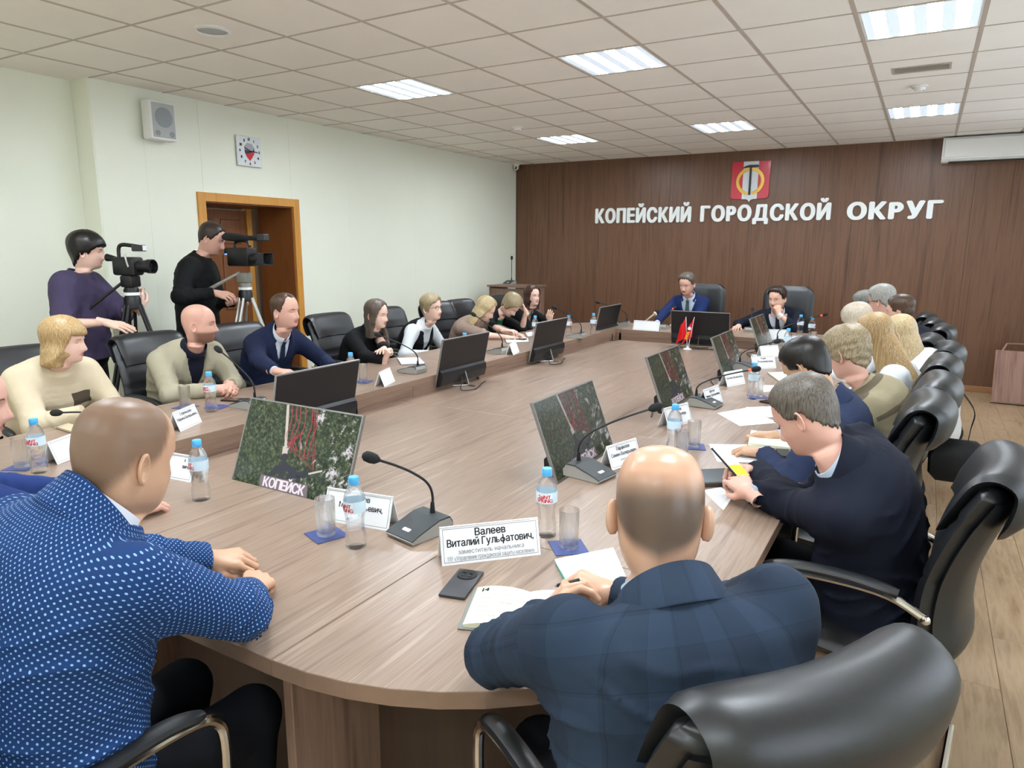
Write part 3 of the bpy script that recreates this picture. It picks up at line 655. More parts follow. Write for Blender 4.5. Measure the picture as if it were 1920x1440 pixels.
for px, D, lab in [((995, 757), 2.56, 'tilted monitor nearest the bald man in the dark checked jacket'), ((1210, 673), 3.65, 'tilted monitor facing the man with the phone'),
                   ((1333, 628), 4.44, 'tilted monitor facing the dark haired man in a blue suit'), ((1405, 601), 5.67, 'tilted monitor facing the women at the far right of the table')]:
    x, y = mon_pos(px, D, (0, 1, 0), (-1, 0, 0), TR)
    if MD is None:
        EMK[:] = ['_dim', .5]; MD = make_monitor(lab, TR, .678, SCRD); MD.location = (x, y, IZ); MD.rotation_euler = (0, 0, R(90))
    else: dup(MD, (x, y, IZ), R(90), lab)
x, y = mon_pos((516, 689), 3.11, (0, 1, 0), (1, 0, 0), TL)
ML = make_monitor('black backed monitor in front of the man in navy suit and dark tie', TL, .655); ML.location = (x, y, IZ); ML.rotation_euler = (0, 0, R(-90))
for px, D, lab in [((830, 638), 4.33, 'black backed monitor in front of the woman with glasses'), ((1006, 607), 5.33, 'black backed monitor in front of the woman in green holding her forehead'), ((1125, 585), 6.76, 'black backed monitor at the far left corner of the table')]:
    x, y = mon_pos(px, D, (0, 1, 0), (1, 0, 0), TL); dup(ML, (x, y, IZ), R(-90), lab)
p = onZ(1320, 643, .66); dup(ML, (p[0], IY1-.14, IZ), R(180), 'wide black monitor at the head behind the small flags')
# ================================================================== microphones
def depth(p): return float((RM @ (np.asarray(p, float)-CAM))[2])
MB0 = None
GRILL = mat('mic_grille', (52, 56, 58), .5, bump=(900, .6, .001)); FOAM = mat('foam_black', (30, 31, 31), .9, bump=(600, .6, .002)); REDL = mat('red_led_ring', (200, 40, 30), .4, emit=(255, 70, 40), es=1.5)
def mic(base, yaw, head, label, on=False, z=TZ, group='gooseneck conference microphones'):
    """base (x,y); yaw = direction the speaker sits in (0=+y); head = world point of the foam head"""
    t = thing('conference_microphone', label, 'microphone', (base[0], base[1], z), R(yaw), group)
    pr = [(-.085, .002), (.08, .002), (.086, .012), (.06, .022), (-.03, .05), (-.075, .05), (-.088, .03)]       # side profile; +y towards the speaker
    g = np.array([[(x, y_, z_) for y_, z_ in pr] for x in (-.062, -.056, .056, .062)]); g[0, :, 2] *= .96; g[3, :, 2] *= .96
    obj('base', (g.reshape(-1, 3), grid(g, True)[1]+[tuple(range(7)), tuple(range(21, 28))[::-1]]), GREYP, t)
    tp = np.array([[(x, y_, z_+.002) for y_, z_ in ((.083, .014), (.06, .024), (-.03, .052), (-.072, .052), (-.084, .034))] for x in (-.063, .063)])
    tl = tp-np.array([0, 0, .004])
    V = np.vstack([tp.reshape(-1, 3), tl.reshape(-1, 3)]); F = [(i, i+1, i+6, i+5) for i in range(4)]+[(10+i, 15+i, 16+i, 11+i) for i in range(4)]+[(i, i+10, i+11, i+1) for i in range(4)]+[(5+i, 6+i, 16+i, 15+i) for i in range(4)]+[(0, 5, 15, 10), (4, 14, 19, 9)]
    gr = obj('speaker_grille', (V, F), GRILL, t)
    obj('talk_button', xf(rbox(-.016, .016, -.007, .007, -.002, .003, .002, 1), Matrix.Translation((.0, .052, .0285)) @ Matrix.Rotation(R(-17.5), 4, 'X')), WHITEP, gr)
    inv = Matrix.Rotation(-R(yaw), 4, 'Z') @ Matrix.Translation((-base[0], -base[1], -z)); h = np.array(inv @ Vector(head))
    s0 = np.array([0., -.055, .05]); d = h-s0; hd = np.array([d[0], d[1], 0]); L_ = np.linalg.norm(hd)+1e-6
    bz = min(.11, d[2]*.5); bd = s0+np.array([d[0]*.10, d[1]*.10, bz]); e_ = h-(h-bd)/np.linalg.norm(h-bd)*.02
    p = curve([s0, s0+[0, 0, bz*.6], bd, bd+(e_-bd)*.3+[0, 0, .010], bd+(e_-bd)*.65+[0, 0, .008], e_], 30)
    obj('stem_collar', tube([s0-[0, 0, .005], s0+[0, 0, .04]], [.010, .006], 10), BLACK, t, smooth=True)
    obj('gooseneck', tube(p, .0042, 8), BLACK, t, smooth=True)
    dv = p[-1]-p[-4]; dv = dv/np.linalg.norm(dv); e0 = p[-1]
    hd_ = obj('foam_head', tube([e0-dv*.004, e0+dv*.004, e0+dv*.012, e0+dv*.03, e0+dv*.046, e0+dv*.054, e0+dv*.057], [.006, .011, .0155, .0175, .0155, .009, .002], 14), FOAM, t, smooth=True)
    if on: obj('lit_ring', tube([e0-dv*.016, e0-dv*.002], [.0075, .0085], 12), REDL, hd_, smooth=True)
    return t
def mich(u, v, base, dd): return atd(u, v, depth((base[0], base[1], .95))+dd)
# ================================================================== table-top things
def wrap_text(s, size, rad, z, a0, bold=.0004):
    V, F = text_vf(s, size, 0, bold)
    th = V[:, 0]/rad+a0; return np.stack([rad*np.cos(th), rad*np.sin(th), z+V[:, 1]], 1), F
BOT = None
def bottle(p, label, turn=0.):
    global BOT
    if BOT is None:
        t = thing('water_bottle', label, 'bottle', (p[0], p[1], TZ), turn, 'small plastic water bottles')
        pr = [(.022, .0), (.030, .002), (.0315, .012), (.0315, .04), (.0285, .055), (.0270, .075), (.0285, .095), (.0315, .11), (.0325, .118), (.0325, .150), (.031, .160), (.027, .175), (.019, .190), (.0135, .198), (.0130, .205)]
        pf = curve([(a, 0, b) for a, b in pr], 44)[:, [0, 2]]
        obj('bottle_body', lathe(pf, 28), PET, t, True)
        obj('label_band', lathe([(.0329, .116), (.0331, .118), (.0331, .149), (.0329, .151)], 32, cap0=False, cap1=False), LBLUE, t, True)
        wb_ = obj('label_patch', None or (lambda a: grid(np.array([[(.0334*math.cos(q), .0334*math.sin(q), z) for q in a] for z in (.119, .148)]), False))(np.linspace(-.75, .75, 14)), PAPER, t, True)
        obj('label_lettering', J(wrap_text('SaiNT', .0165, .0337, .1385, 0, .0007), wrap_text('SPRiNG', .0165, .0337, .1265, 0, .0007)), RED, t)
        obj('cap', lathe([(.0148, .203), (.0155, .205), (.0155, .219), (.0140, .222), (.001, .2225)], 22), CAPB, t, True)
        obj('neck_ring', lathe([(.0160, .1985), (.0165, .2), (.0160, .2025)], 22), CAPB, t, True)
        BOT = t; return t
    return dup(BOT, (p[0], p[1], TZ), turn, label)
TUM = None
def tumbler(p, label, z=TZ+.003):
    global TUM
    if TUM is None:
        t = thing('drinking_glass', label, 'glass', (p[0], p[1], z), 0, 'tall clear drinking glasses')
        pr = [(.001, .0), (.027, .0), (.0285, .003), (.030, .06), (.0315, .118), (.0308, .1195), (.0300, .118), (.0285, .06), (.0268, .016), (.024, .012), (.001, .011)]
        obj('glass_body', lathe(pr, 32, cap0=False, cap1=False), GLASS, t, True, auto=50)
        rr = [(.0262, .0118), (.0258, .0135), (.001, .0135)]
        TUM = t; return t
    return dup(TUM, (p[0], p[1], z), 0, label)
COA = None
def coaster(p, yaw, label):
    global COA
    if COA is None:
        COA = tag(obj('coaster', rbox(-.052, .052, -.052, .052, 0, .003, .001, 1), BLUEC, None, loc=(p[0], p[1], TZ), rot=(0, 0, R(yaw))), label, 'coaster', 'square blue coasters'); return COA
    o = COA.copy(); COL.objects.link(o); o.location = (p[0], p[1], TZ); o.rotation_euler = (0, 0, R(yaw)); o['label'] = label; return o
def card(a, b, lines, label, w_=None, plain=False):
    """tent card; a, b = ground points of the lower edge of the face that the photograph shows, left and right"""
    a, b = np.asarray(a, float), np.asarray(b, float); d = b-a; ln = w_ or np.linalg.norm(d[:2]); ang = math.atan2(d[1], d[0]); c = (a+b)/2; n = np.array([-math.sin(ang), math.cos(ang)])   # points away from the viewer
    hgt, dp = .098*min(1.05, max(.8, ln/.21)), .035
    t = thing('name_card', label, 'sign', (c[0]+n[0]*dp, c[1]+n[1]*dp, TZ), ang, 'white folded name cards')
    for s in (1, -1):
        def face(x0, x1, z0, z1, o_): return np.array([(x, -s*(dp*(1-z/hgt)+o_), z) for x, z in ((x0, z0), (x1, z0), (x1, z1), (x0, z1))])
        V = np.vstack([face(-ln/2, ln/2, 0, hgt, 0), face(-ln/2, ln/2, 0, hgt, -.003)])
        obj('leaf', (V, [(0, 1, 2, 3), (7, 6, 5, 4), (0, 4, 5, 1), (1, 5, 6, 2), (2, 6, 7, 3), (3, 7, 4, 0)]), PAPER, t)
        if s > 0:
            m = .007; L1 = []
            for q in ((-ln/2+m, ln/2-m, hgt-m-.001, hgt-m), (-ln/2+m, ln/2-m, m, m+.001), (-ln/2+m, -ln/2+m+.001, m, hgt-m), (ln/2-m-.001, ln/2-m, m, hgt-m)):
                L1.append((face(*q, .0006), [(0, 1, 2, 3)]))
            obj('border_line', J(*L1), INK, t)
            for txt, size, zc, bold, mm, *dx in lines:
                V, F = text_vf(txt, size*ln, 0, .0022*ln if bold else 0, res=2)
                if len(V):
                    if dx: V[:, 0] += dx[0]*ln
                    mxw = V[:, 0].max()-V[:, 0].min()
                    if mxw > ln*.88: V[:, 0] *= ln*.88/mxw
                    z = hgt*zc+V[:, 1]; obj('name_lettering', (np.stack([V[:, 0], -(dp*(1-z/hgt)+.0007), z], 1), F), INK if mm else GREYINK, t)
    return t
def nm(l1, l2, l3=None, l4=None):
    L_ = [(l1, .095, .80, True, True), (l2, .095, .56, True, True)]
    if l3: L_.append((l3, .058, .32, False, False))
    if l4: L_.append((l4, .058, .16, False, False))
    return L_
Z = TZ
def pz(u, v): return onZ(u, v, Z)
def sheet(pts, label, m=PAPER, z=TZ+.0006, lines=True, name='paper_sheet', th=.0012):
    P = [onZ(u, v, z)[:2] for u, v in pts]; c = np.mean(P, 0)
    t = thing(name, label, 'paper', (c[0], c[1], z), 0); obj('sheet', prism(np.array(P)-c, 0, th), m, t)
    if lines:
        q = np.array(P)-c; vf = []
        for k in range(2, 12):
            f = k/13.; a = q[0]*(1-f)+q[3]*f; b = q[1]*(1-f)+q[2]*f; a2, b2 = a+(b-a)*.1, a+(b-a)*(.88 if k % 3 else .6); n = (q[3]-q[0])*.012
            vf.append((np.array([np.r_[a2, th+.0003], np.r_[b2, th+.0003], np.r_[b2+n, th+.0003], np.r_[a2+n, th+.0003]]), [(0, 1, 2, 3)]))
        obj('print_lines', J(*vf), GREYINK, t)
    return t
# ---- name cards
card(pz(605, 975), pz(728, 996), [('еев', .095, .80, True, True, .10), ('Ми', .095, .56, True, True, -.22), ('рьевич,', .095, .56, True, True, .22)], 'name card behind the bottle at the dotted jacket place')
card(pz(829, 1062), pz(1014, 1040), nm('Валеев', 'Виталий Гульфатович,', 'заместитель начальника', 'МУ «Управление гражданской защиты населения»'), 'large legible name card with a phone lying in front of it')
card(pz(1143, 884), pz(1208, 862), nm('Парфилов', 'Семен Валерьевич,', 'заместитель', ''), 'name card beside the microphone in front of the tilted monitor', .2)
card(pz(1239, 808), pz(1312, 787), [('ов', .095, .80, True, True, .12), ('Валерь', .095, .56, True, True, .18)], 'name card behind the bottle and two glasses', .21)
card(pz(1318, 766), pz(1364, 749), nm('Шатова', 'Ирина Григорьевна,'), 'name card right of the microphone near the loose papers', .2)
card(pz(1358, 727), pz(1404, 718), nm('', 'Евгения Валерьевна,'), 'name card under the microphone with the red ring', .2)
card(pz(1409, 692), pz(1458, 690), [('Ушак', .095, .80, True, True), ('Владимировна,', .095, .56, True, True, .08)], 'name card with a glossy streak behind the blue bottle cap', .2)
card(pz(1426, 671), pz(1465, 668), nm('', ''), 'name card near the dark haired man in mid blue', .2)
card(pz(325, 816), pz(391, 785), nm('Стрельцова', 'Марина Валерьевна,'), 'name card on the edge of the step by the blond woman', .2)
card(pz(296, 893), pz(348, 903), [('я', .095, .80, True, True, .25), ('вич,', .095, .56, True, True, .3)], 'name card half hidden by the bald head', .2)
card(pz(121, 866), pz(160, 850), nm('', ''), 'name card seen end-on beside the blue coaster', .2)
card(pz(720, 726), pz(742, 714), nm('', ''), 'small looking name card beside the glass and microphone', .2)
card(pz(963, 666), pz(974, 660), nm('', ''), 'name card beside the microphone of the blond woman in pink', .2)
card(pz(1188, 618), pz(1233, 621), nm('', ''), 'wide name card in front of the man in bright blue', .3)
card(pz(1432, 637), pz(1470, 638), nm('', ''), 'name card in front of the man with his hand on his mouth', .25)
card(pz(1478, 652), pz(1512, 650), nm('', ''), 'name card next to the pair of far bottles', .22)
# ---- bottles
for (u, v, lab, a) in [(668, 1025, 'water bottle beside the glass on the blue coaster, by the dotted jacket', -100), (1024, 1004, 'water bottle next to the large legible name card', -75), (378, 937, 'water bottle right of the bald head', -110), (75, 886, 'water bottle beside the suited man at the picture edge', -60),
                       (397, 772, 'water bottle in front of the man in the beige blazer', -80), (1262, 850, 'water bottle standing with two glasses by the papers', 30), (1411, 748, 'water bottle behind the microphone with the red ring', 20), (1475, 664, 'water bottle beside the dark haired head', 10),
                       (1066, 631, 'water bottle by the far left monitor and microphone', 0), (1112, 627, 'water bottle left of the last monitor on the far left', 0), (1003, 633, 'water bottle in front of the woman with raised head', 0), (1499, 630, 'water bottle beside the man with hand on mouth', 0), (1520, 636, 'water bottle at the far right table corner', 0)]:
    bottle(pz(u, v), lab, R(a))
for (u, v, lab) in [(657, 663, 'water bottle hidden behind the monitor of the navy suit'), (871, 626, 'water bottle hidden behind the second black monitor')]:
    bottle(onZ(u, v, TZ+.215), lab, 0)
# ---- glasses on coasters
for (u, v, yaw, lab) in [(612, 1003, 70, 'by the dotted jacket'), (1066, 1027, 40, 'by the bald head in the middle'), (1276, 858, 30, 'next to the bottle by the papers'), (1300, 838, 20, 'just behind the other glass by the papers'), (1421, 744, 30, 'behind the red ringed microphone'),
                         (348, 764, 10, 'before the beige blazer'), (681, 716, 15, 'beside the navy suit monitor'), (42, 876, 30, 'in front of the man at the picture edge'), (1524, 646, 20, 'at the far right corner')]:
    p = pz(u, v); coaster(p+[0, 0, 0], yaw, 'blue coaster under the glass '+lab); tumbler(p, 'clear drinking glass '+lab)
coaster(pz(100, 850), 20, 'bare blue coaster beside the end-on name card'); coaster(pz(408, 763), 15, 'blue coaster behind the bottle of the beige blazer')
# ---- papers, books, phones
sheet([(1345, 775), (1400, 765), (1458, 793), (1387, 799)], 'blank white sheet lying askew on the right side', lines=False)
sheet([(1398, 764), (1452, 762), (1460, 781), (1440, 783)], 'handwritten sheet overlapping the blank white sheet', z=TZ+.002)
sheet([(1329, 833), (1405, 834), (1440, 868), (1345, 866)], 'printed sheet between the glasses and the cream notebook')
sheet([(1318, 920), (1352, 914), (1376, 930), (1356, 957)], 'printed sheet under the dark tablet', lines=True)
sheet([(1424, 722), (1456, 723), (1456, 733), (1430, 735)], 'small sheet beside the far water bottle', lines=False)
sheet([(985, 624), (1000, 622), (1004, 628), (990, 631)], 'sheet in front of the woman in green', lines=False)
t = sheet([(1040, 1052), (1150, 1030), (1180, 1100), (1075, 1112)], 'printed stack of pages on a turquoise folder', z=TZ+.006, th=.006)
P = [onZ(u, v, TZ)[:2]-np.array(t.location[:2]) for u, v in [(1042, 1058), (1152, 1036), (1184, 1108), (1075, 1122)]]; obj('folder', prism(np.array(P), -.006, -.0005), mat('turquoise_card', (44, 182, 170), .5), t)
CREAMP = mat('cream_pages', (226, 226, 196), .8)
def book(pts, label, th=.014, cover=(40, 42, 46), pages=(226, 228, 196), name='notebook', pen=False):
    P = np.array([onZ(u, v, TZ+th)[:2] for u, v in pts]); c = P.mean(0); q = P-c; t = thing(name, label, 'notebook', (c[0], c[1], TZ), 0)
    obj('cover', prism(q*1.03, 0, .003), mat('cover_%d_%d_%d' % cover, cover, .5), t); obj('page_block', prism(q*.985, .003, th), mat('pages_%d_%d_%d' % pages, pages, .8), t)
    if pen: obj('pen', tube([np.r_[q[0]*.2+q[1]*.2, th+.004], np.r_[q[1]*.75+q[2]*.1, th+.004]], .004, 8), SILVER, t, True)
    return t
book([(1408, 806), (1476, 812), (1488, 840), (1402, 830)], 'cream notebook with a pen lying on it', .022, pen=True)
book([(1406, 838), (1480, 842), (1482, 856), (1407, 848)], 'dark folder in front of the cream notebook', .016, pages=(52, 50, 46))
book([(1440, 698), (1476, 697), (1482, 712), (1462, 714)], 'open cream notebook by the black haired man', .012)
book([(745, 671), (786, 670), (796, 680), (752, 682)], 'white notebook in front of the woman in the black jacket', .012, pages=(236, 238, 238))
book([(946, 634), (990, 633), (992, 640), (950, 642)], 'white pad in front of the blond woman in pink', .008, pages=(236, 238, 238))
book([(106, 800), (128, 793), (150, 800), (135, 809)], 'dark notebook in front of the cream sweatshirt', .012, cover=(70, 52, 40), pages=(196, 180, 150))
# open diary of the writing man
P0_ = onZ(985, 1150, TZ); dy = thing('diary', 'open diary with handwriting and the date 14', 'notebook', (P0_[0], P0_[1], TZ), R(22))
obj('cover', rbox(-.15, .15, -.10, .10, 0, .004, .001, 1), mat('grey_cover', (120, 122, 118), .6), dy)
for s in (-1, 1):
    xs_ = np.linspace(0, .138, 10); zz = .004+.016*np.sin(np.linspace(.2, PI*.9, 10))**.7; top_ = np.stack([s*xs_, zz], 1)
    G_ = np.array([[(x, y, z) for x, z in top_]+[(s*.138, y, .004), (0, y, .004)] for y in (-.093, .093)]); obj('page_block', (G_.reshape(-1, 3), grid(G_, True)[1]+[tuple(range(12)), tuple(range(12, 24))[::-1]]), CREAMP, dy)
def onpage(V, s): x = np.clip(np.abs(V[:, 0]), 0, .138); z = np.interp(x, xs_, zz)+.0012; return np.stack([V[:, 0], V[:, 1], z], 1)
V, F = text_vf('14', .028, 0, .0006); V = V+[-.112, .073, 0]; obj('date_print', (onpage(V, -1), F), INK, dy)
vf = []; rg = np.random.RandomState(3)
for r_ in range(6):
    x0 = -.125+.01*rg.rand(); yy = .05-.022*r_; n_ = 60; xx = np.linspace(x0, -.018-.02*rg.rand(), n_); w2 = .005*np.sin(np.arange(n_)*1.9+rg.rand()*6)*(.4+rg.rand(n_))*(rg.rand(n_) > .12)
    Q = np.stack([xx, yy+w2+.12*(xx-x0)*.0, 0*xx], 1); V = []; F = []
    for i in range(n_-1):
        a, b = Q[i], Q[i+1]; nn = np.array([0, .0008, 0]); k = len(V); V += [a-nn, b-nn, b+nn, a+nn]; F.append((k, k+1, k+2, k+3))
    vf.append((onpage(np.array(V), -1), F))
obj('handwriting', J(*vf), mat('pen_ink', (92, 96, 116), .8), dy)
def phone(p, yaw, label, cam_=False, z=TZ, lit=None, tilt=None):
    t = thing('smartphone', label, 'phone', (p[0], p[1], z), R(yaw), 'smartphones')
    if tilt: t.rotation_euler = tilt
    obj('case', rbox(-.037, .037, -.078, .078, 0, .009, .004, 2), mat('phone_case', (58, 58, 62), .45, bump=(300, .4, .001)) if cam_ else BLACK, t, True, auto=40)
    if cam_:
        c = obj('camera_island', tr(lathe([(.028, 0), (.027, .003), (.021, .0032), (.001, .003)], 28), (0, .042, .009)), BLACK, t, True, auto=40)
        for x, y in ((-.009, .051), (.009, .051), (-.009, .033), (.009, .033)): obj('camera_lens', tr(lathe([(.006, 0), (.006, .0012), (.001, .001)], 14), (x, y, .0118)), mat('lens_glass', (14, 16, 24), .1), c, True)
    else: obj('display', box(-.034, .034, -.074, .074, .0089, .0096), lit or mat('phone_glass', (14, 15, 18), .12), t)
    return t
phone(pz(866, 1097), 14, 'grey phone with a round camera lying by the name card', True)
phone(pz(442, 751), -70, 'black phone beside the clasped hands')
phone(onZ(972, 636, TZ+.01), -80, 'black phone lying on the white pad', z=TZ+.0085)
phone(pz(1452, 757), 70, 'dark phone beside the handwritten sheet')
SCRL = mat('phone_lit', (8, 8, 8), .2, emit=(206, 222, 236), es=.9)
hp_c = atd(1368, 868, depth(onZ(1368, 868, .855)))
ph = phone(hp_c, 0, 'lit phone held by the man in the navy suit', z=hp_c[2], lit=SCRL)
ph.rotation_euler = (R(28), R(8), R(62))
obj('chat_bubble', box(-.034, .034, -.074, -.02, .0096, .0099), mat('phone_yellow', (8, 8, 8), .2, emit=(240, 206, 60), es=.9), ph)
p = pz(1322, 900); tb_ = thing('tablet', 'dark tablet case lying under the phone hands', 'tablet', (p[0], p[1], TZ), R(-52))
obj('case', rbox(-.085, .085, -.12, .12, 0, .018, .004, 2), mat('tablet_case', (62, 56, 52), .5), tb_); obj('display', box(-.075, .075, -.108, .108, .0175, .0185), mat('tablet_glass', (70, 78, 84), .1), tb_)
# ---- microphones
for (bu, bv, yaw, hu, hv, dd, on, lab) in [
    (787, 1000, 168, 700, 858, -.10, False, 'microphone on the table end beside the large name card'), (1106, 893, -100, 1226, 764, .06, False, 'microphone leaning over the bald head, beside the tilted monitor'),
    (1322, 761, -95, 1415, 692, .05, True, 'microphone with a lit red ring'), (1400, 693, -95, 1456, 640, .08, False, 'microphone reaching over the glossy name card'), (1468, 648, -95, 1545, 590, .12, True, 'far microphone with a lit red ring against the brown wall'),
    (196, 802, 92, 108, 773, .0, False, 'microphone bent low before the blond woman'), (466, 763, 92, 411, 656, .05, False, 'microphone in front of the beige blazer'), (772, 698, 92, 710, 628, .05, False, 'microphone in front of the woman in the black jacket'),
    (931, 662, 92, 889, 590, .05, False, 'microphone in front of the blond woman in pink'), (1080, 633, 92, 1041, 577, .0, False, 'microphone in front of the woman with raised head'), (1166, 610, 100, 1122, 567, .0, False, 'microphone at the far left table corner'),
    (1243, 616, 0, 1264, 577, .1, True, 'microphone with a red light before the man in bright blue'), (1408, 622, 5, 1411, 580, .1, False, 'thin microphone before the man with hand on mouth')]:
    b = pz(bu, bv); mic(b, yaw, mich(hu, hv, b, dd), lab, on)
# short hand microphone on its rest with a pale ring
a, b = atd(1208, 604, depth(pz(1208, 612))), atd(1231, 586, depth(pz(1208, 612))+.05)
t = thing('hand_microphone', 'hand microphone with a pale ring behind the wide name card', 'microphone', (a[0], a[1], TZ), 0)
o_ = np.array([a[0], a[1], TZ]); d = unit_ = (b-a)/np.linalg.norm(b-a)
obj('rest', lathe([(.04, 0), (.04, .006), (.008, .01), (.006, a[2]-TZ)], 16), BLACK, t, True); obj('handle', tube([a-o_-d*.02, b-o_-d*.03], [.010, .014], 12), mat('mic_gold', (150, 136, 110), .35, .7), t, True)
obj('ring', tube([b-o_-d*.03, b-o_-d*.018], .025, 16), WHITEP, t, True); obj('mesh_head', ellipsoid(b-o_+d*.01, (.027, .027, .027)), FOAM, t, True)
# ---- little flags
p = onZ(1289, 655, IZ); fs = thing('table_flags', 'pair of small red desk flags on a white stand', 'flag', (p[0], p[1], IZ), R(25))
obj('stand', lathe([(.045, 0), (.042, .008), (.015, .014), (.012, .03)], 20), WHITEP, fs, True)
def flagcloth(x, c, lean, nmn, m):
    obj('pole', tube([(x*.2, 0, .02), (x+lean, 0, .33)], .003, 6), WHITEP, fs, True)
    G_ = []
    for i in range(11):
        f = i/10.; z1 = .325-.02*f*0
        col_ = []
        for j in range(9):
            g_ = j/8.; xx = x+lean*(1-.7*g_)-.10*f*(.55+.45*g_)*c; yy = .018*math.sin(f*10+g_*2)*(.3+f); zz = .325-.20*g_-.10*f*(1-.25*g_); col_.append((xx, yy, zz))
        G_.append(col_)
    return obj(nmn, grid(np.array(G_), False), m, fs, True)
flagcloth(-.02, 1, -.012, 'flag', mat('flag_red', (224, 34, 40), .6)); f2 = flagcloth(.03, 1, .022, 'flag', mat('flag_crimson', (222, 30, 62), .6))
obj('flag_emblem', tr(lathe([(.018, 0), (.018, .001)], 14), (0, 0, 0)), WHITEP, f2).matrix_local = Matrix.Translation((.005, -.022, .215)) @ Matrix.Rotation(R(90), 4, 'X')
obj('flag_stripe', J(*[(np.array([(-.02-.006*k, -.022, .18-.02*k), (.012-.006*k, -.022, .185-.02*k), (.008-.006*k, -.022, .168-.02*k), (-.024-.006*k, -.022, .163-.02*k)]), [(0, 1, 2, 3)]) for k in range(4)]), mat('flag_orange', (244, 150, 40), .7), f2)
# ================================================================== lectern, leaning panel, bag
le = thing('lectern', 'wooden lectern in the far left corner', 'lectern', (.66, -1.12, 0), R(0))
obj('side_panel', rbox(-.31, -.29, -.24, .24, 0, 1.1, .002, 1), TABLEV, le); obj('side_panel', rbox(.29, .31, -.24, .24, 0, 1.1, .002, 1), TABLEV, le)
obj('front_panel', rbox(-.29, .29, -.22, -.2, .05, 1.08, .002, 1), TABLEV, le); obj('desk_top', rbox(-.33, .33, -.27, .26, 1.1, 1.125, .003, 1), TABLEX, le); obj('shelf', rbox(-.29, .29, -.2, .22, .75, .77, .002, 1), TABLEV, le)
b = onZ(952, 529, 1.13); b[0] = min(max(b[0], .42), .9); b[1] = min(max(b[1], -1.25), -.95)
b = np.array([.50, -1.05, 1.125]); mic(b, 180, b+[-.01, .055+.02, .36], 'upright microphone standing on the lectern', z=1.125)
lp_ = thing('folded_table', 'folded wood topped table leaning against the brown wall', 'table', (6.70, -.36, 0), 0)
def lean(vf): return rx(vf, R(-28))
ti = R(26)
def LN(vf): V, F = vf; V = V.copy(); y, z = V[:, 1].copy(), V[:, 2].copy(); V[:, 1] = y*math.cos(ti)+z*math.sin(ti)-.28; V[:, 2] = z*math.cos(ti)-y*math.sin(ti)+.012; return V, F
obj('tabletop', LN(rbox(-.36, .6, -.012, .012, .0, .6, .004, 1)), wood('leaning_top', [(112, 78, 66), (140, 104, 88), (152, 118, 101)], (14, .8, .8), rough=.4), lp_); obj('edge_band', LN(J(rbox(-.365, .605, -.014, .014, -.004, .014, .003, 1))), TABLEX, lp_)
obj('tube_frame', LN(tube(curve([(-.33, .02, .05), (-.31, .02, .5), (-.27, .02, .66), (-.2, .02, .69), (.3, .02, .69), (.52, .02, .69), (.57, .02, .6), (.57, .02, .05)], 34), .011, 8)), mat('tube_brown', (140, 104, 92), .35, .3), lp_, True)
# ================================================================== people: implicit surfaces skinned with surface nets
def nets(D, lo, h):
    nx, ny, nz = D.shape; sh = (nx-1, ny-1, nz-1); acc = np.zeros(sh+(3,), np.float32); cnt = np.zeros(sh, np.int16)
    C8 = [(i, j, k) for i in (0, 1) for j in (0, 1) for k in (0, 1)]
    sl = lambda c: D[c[0]:c[0]+sh[0], c[1]:c[1]+sh[1], c[2]:c[2]+sh[2]]
    for a in C8:
        for ax in range(3):
            if a[ax]: continue
            b = list(a); b[ax] = 1; da, db = sl(a), sl(b); m = (da < 0) != (db < 0)
            if not m.any(): continue
            t = da[m]/(da[m]-db[m]); q = np.tile(np.array(a, np.float32), (len(t), 1)); q[:, ax] += t; acc[m] += q; cnt[m] += 1
    act = cnt > 0; idx = np.full(sh, -1, np.int64); idx[act] = np.arange(act.sum())
    V = (np.argwhere(act)+acc[act]/cnt[act][:, None])*h+np.asarray(lo)
    ins = D < 0; F = []
    for ax in range(3):
        o = [q for q in range(3) if q != ax]
        A = np.moveaxis(ins, ax, 0); I = np.moveaxis(idx, ax, 0)
        ch = A[:-1, 1:-1, 1:-1] != A[1:, 1:-1, 1:-1]; pos = np.argwhere(ch)
        if not len(pos): continue
        i, j, k = pos[:, 0], pos[:, 1]+1, pos[:, 2]+1
        q = np.stack([I[i, j-1, k-1], I[i, j, k-1], I[i, j, k], I[i, j-1, k]], 1)
        fl = A[i, j, k]
        if ax == 1: fl = ~fl
        q[~fl] = q[~fl][:, ::-1]; F.append(q)
    F = np.vstack(F); F = F[(F >= 0).all(1)]
    return V, F
def surf(fn, lo, hi, h):
    lo = np.asarray(lo, float); n = np.ceil((np.asarray(hi)-lo)/h).astype(int)+1
    ax = [lo[i]+h*np.arange(n[i]) for i in range(3)]
    P = np.stack(np.meshgrid(*ax, indexing='ij'), -1).reshape(-1, 3).astype(np.float32)
    return nets(fn(P).reshape(n).astype(np.float32), lo, h)
def smin(a, b, k):
    h = np.clip(.5+.5*(b-a)/k, 0, 1); return b*(1-h)+a*h-k*h*(1-h)
def cone(P, a, b, ra, rb):
    a = np.asarray(a, np.float32); ba = np.asarray(b, np.float32)-a; h = np.clip(((P-a) @ ba)/(ba @ ba), 0, 1)
    return np.linalg.norm(P-a-h[:, None]*ba, axis=1)-(ra+(rb-ra)*h), h
def sst(x, a, b): t = np.clip((x-a)/(b-a), 0, 1); return t*t*(3-2*t)
def unit(v): v = np.asarray(v, float); return v/np.linalg.norm(v)
def cdir(yaw): a = R(yaw); return np.array([-math.sin(a), math.cos(a), 0.])
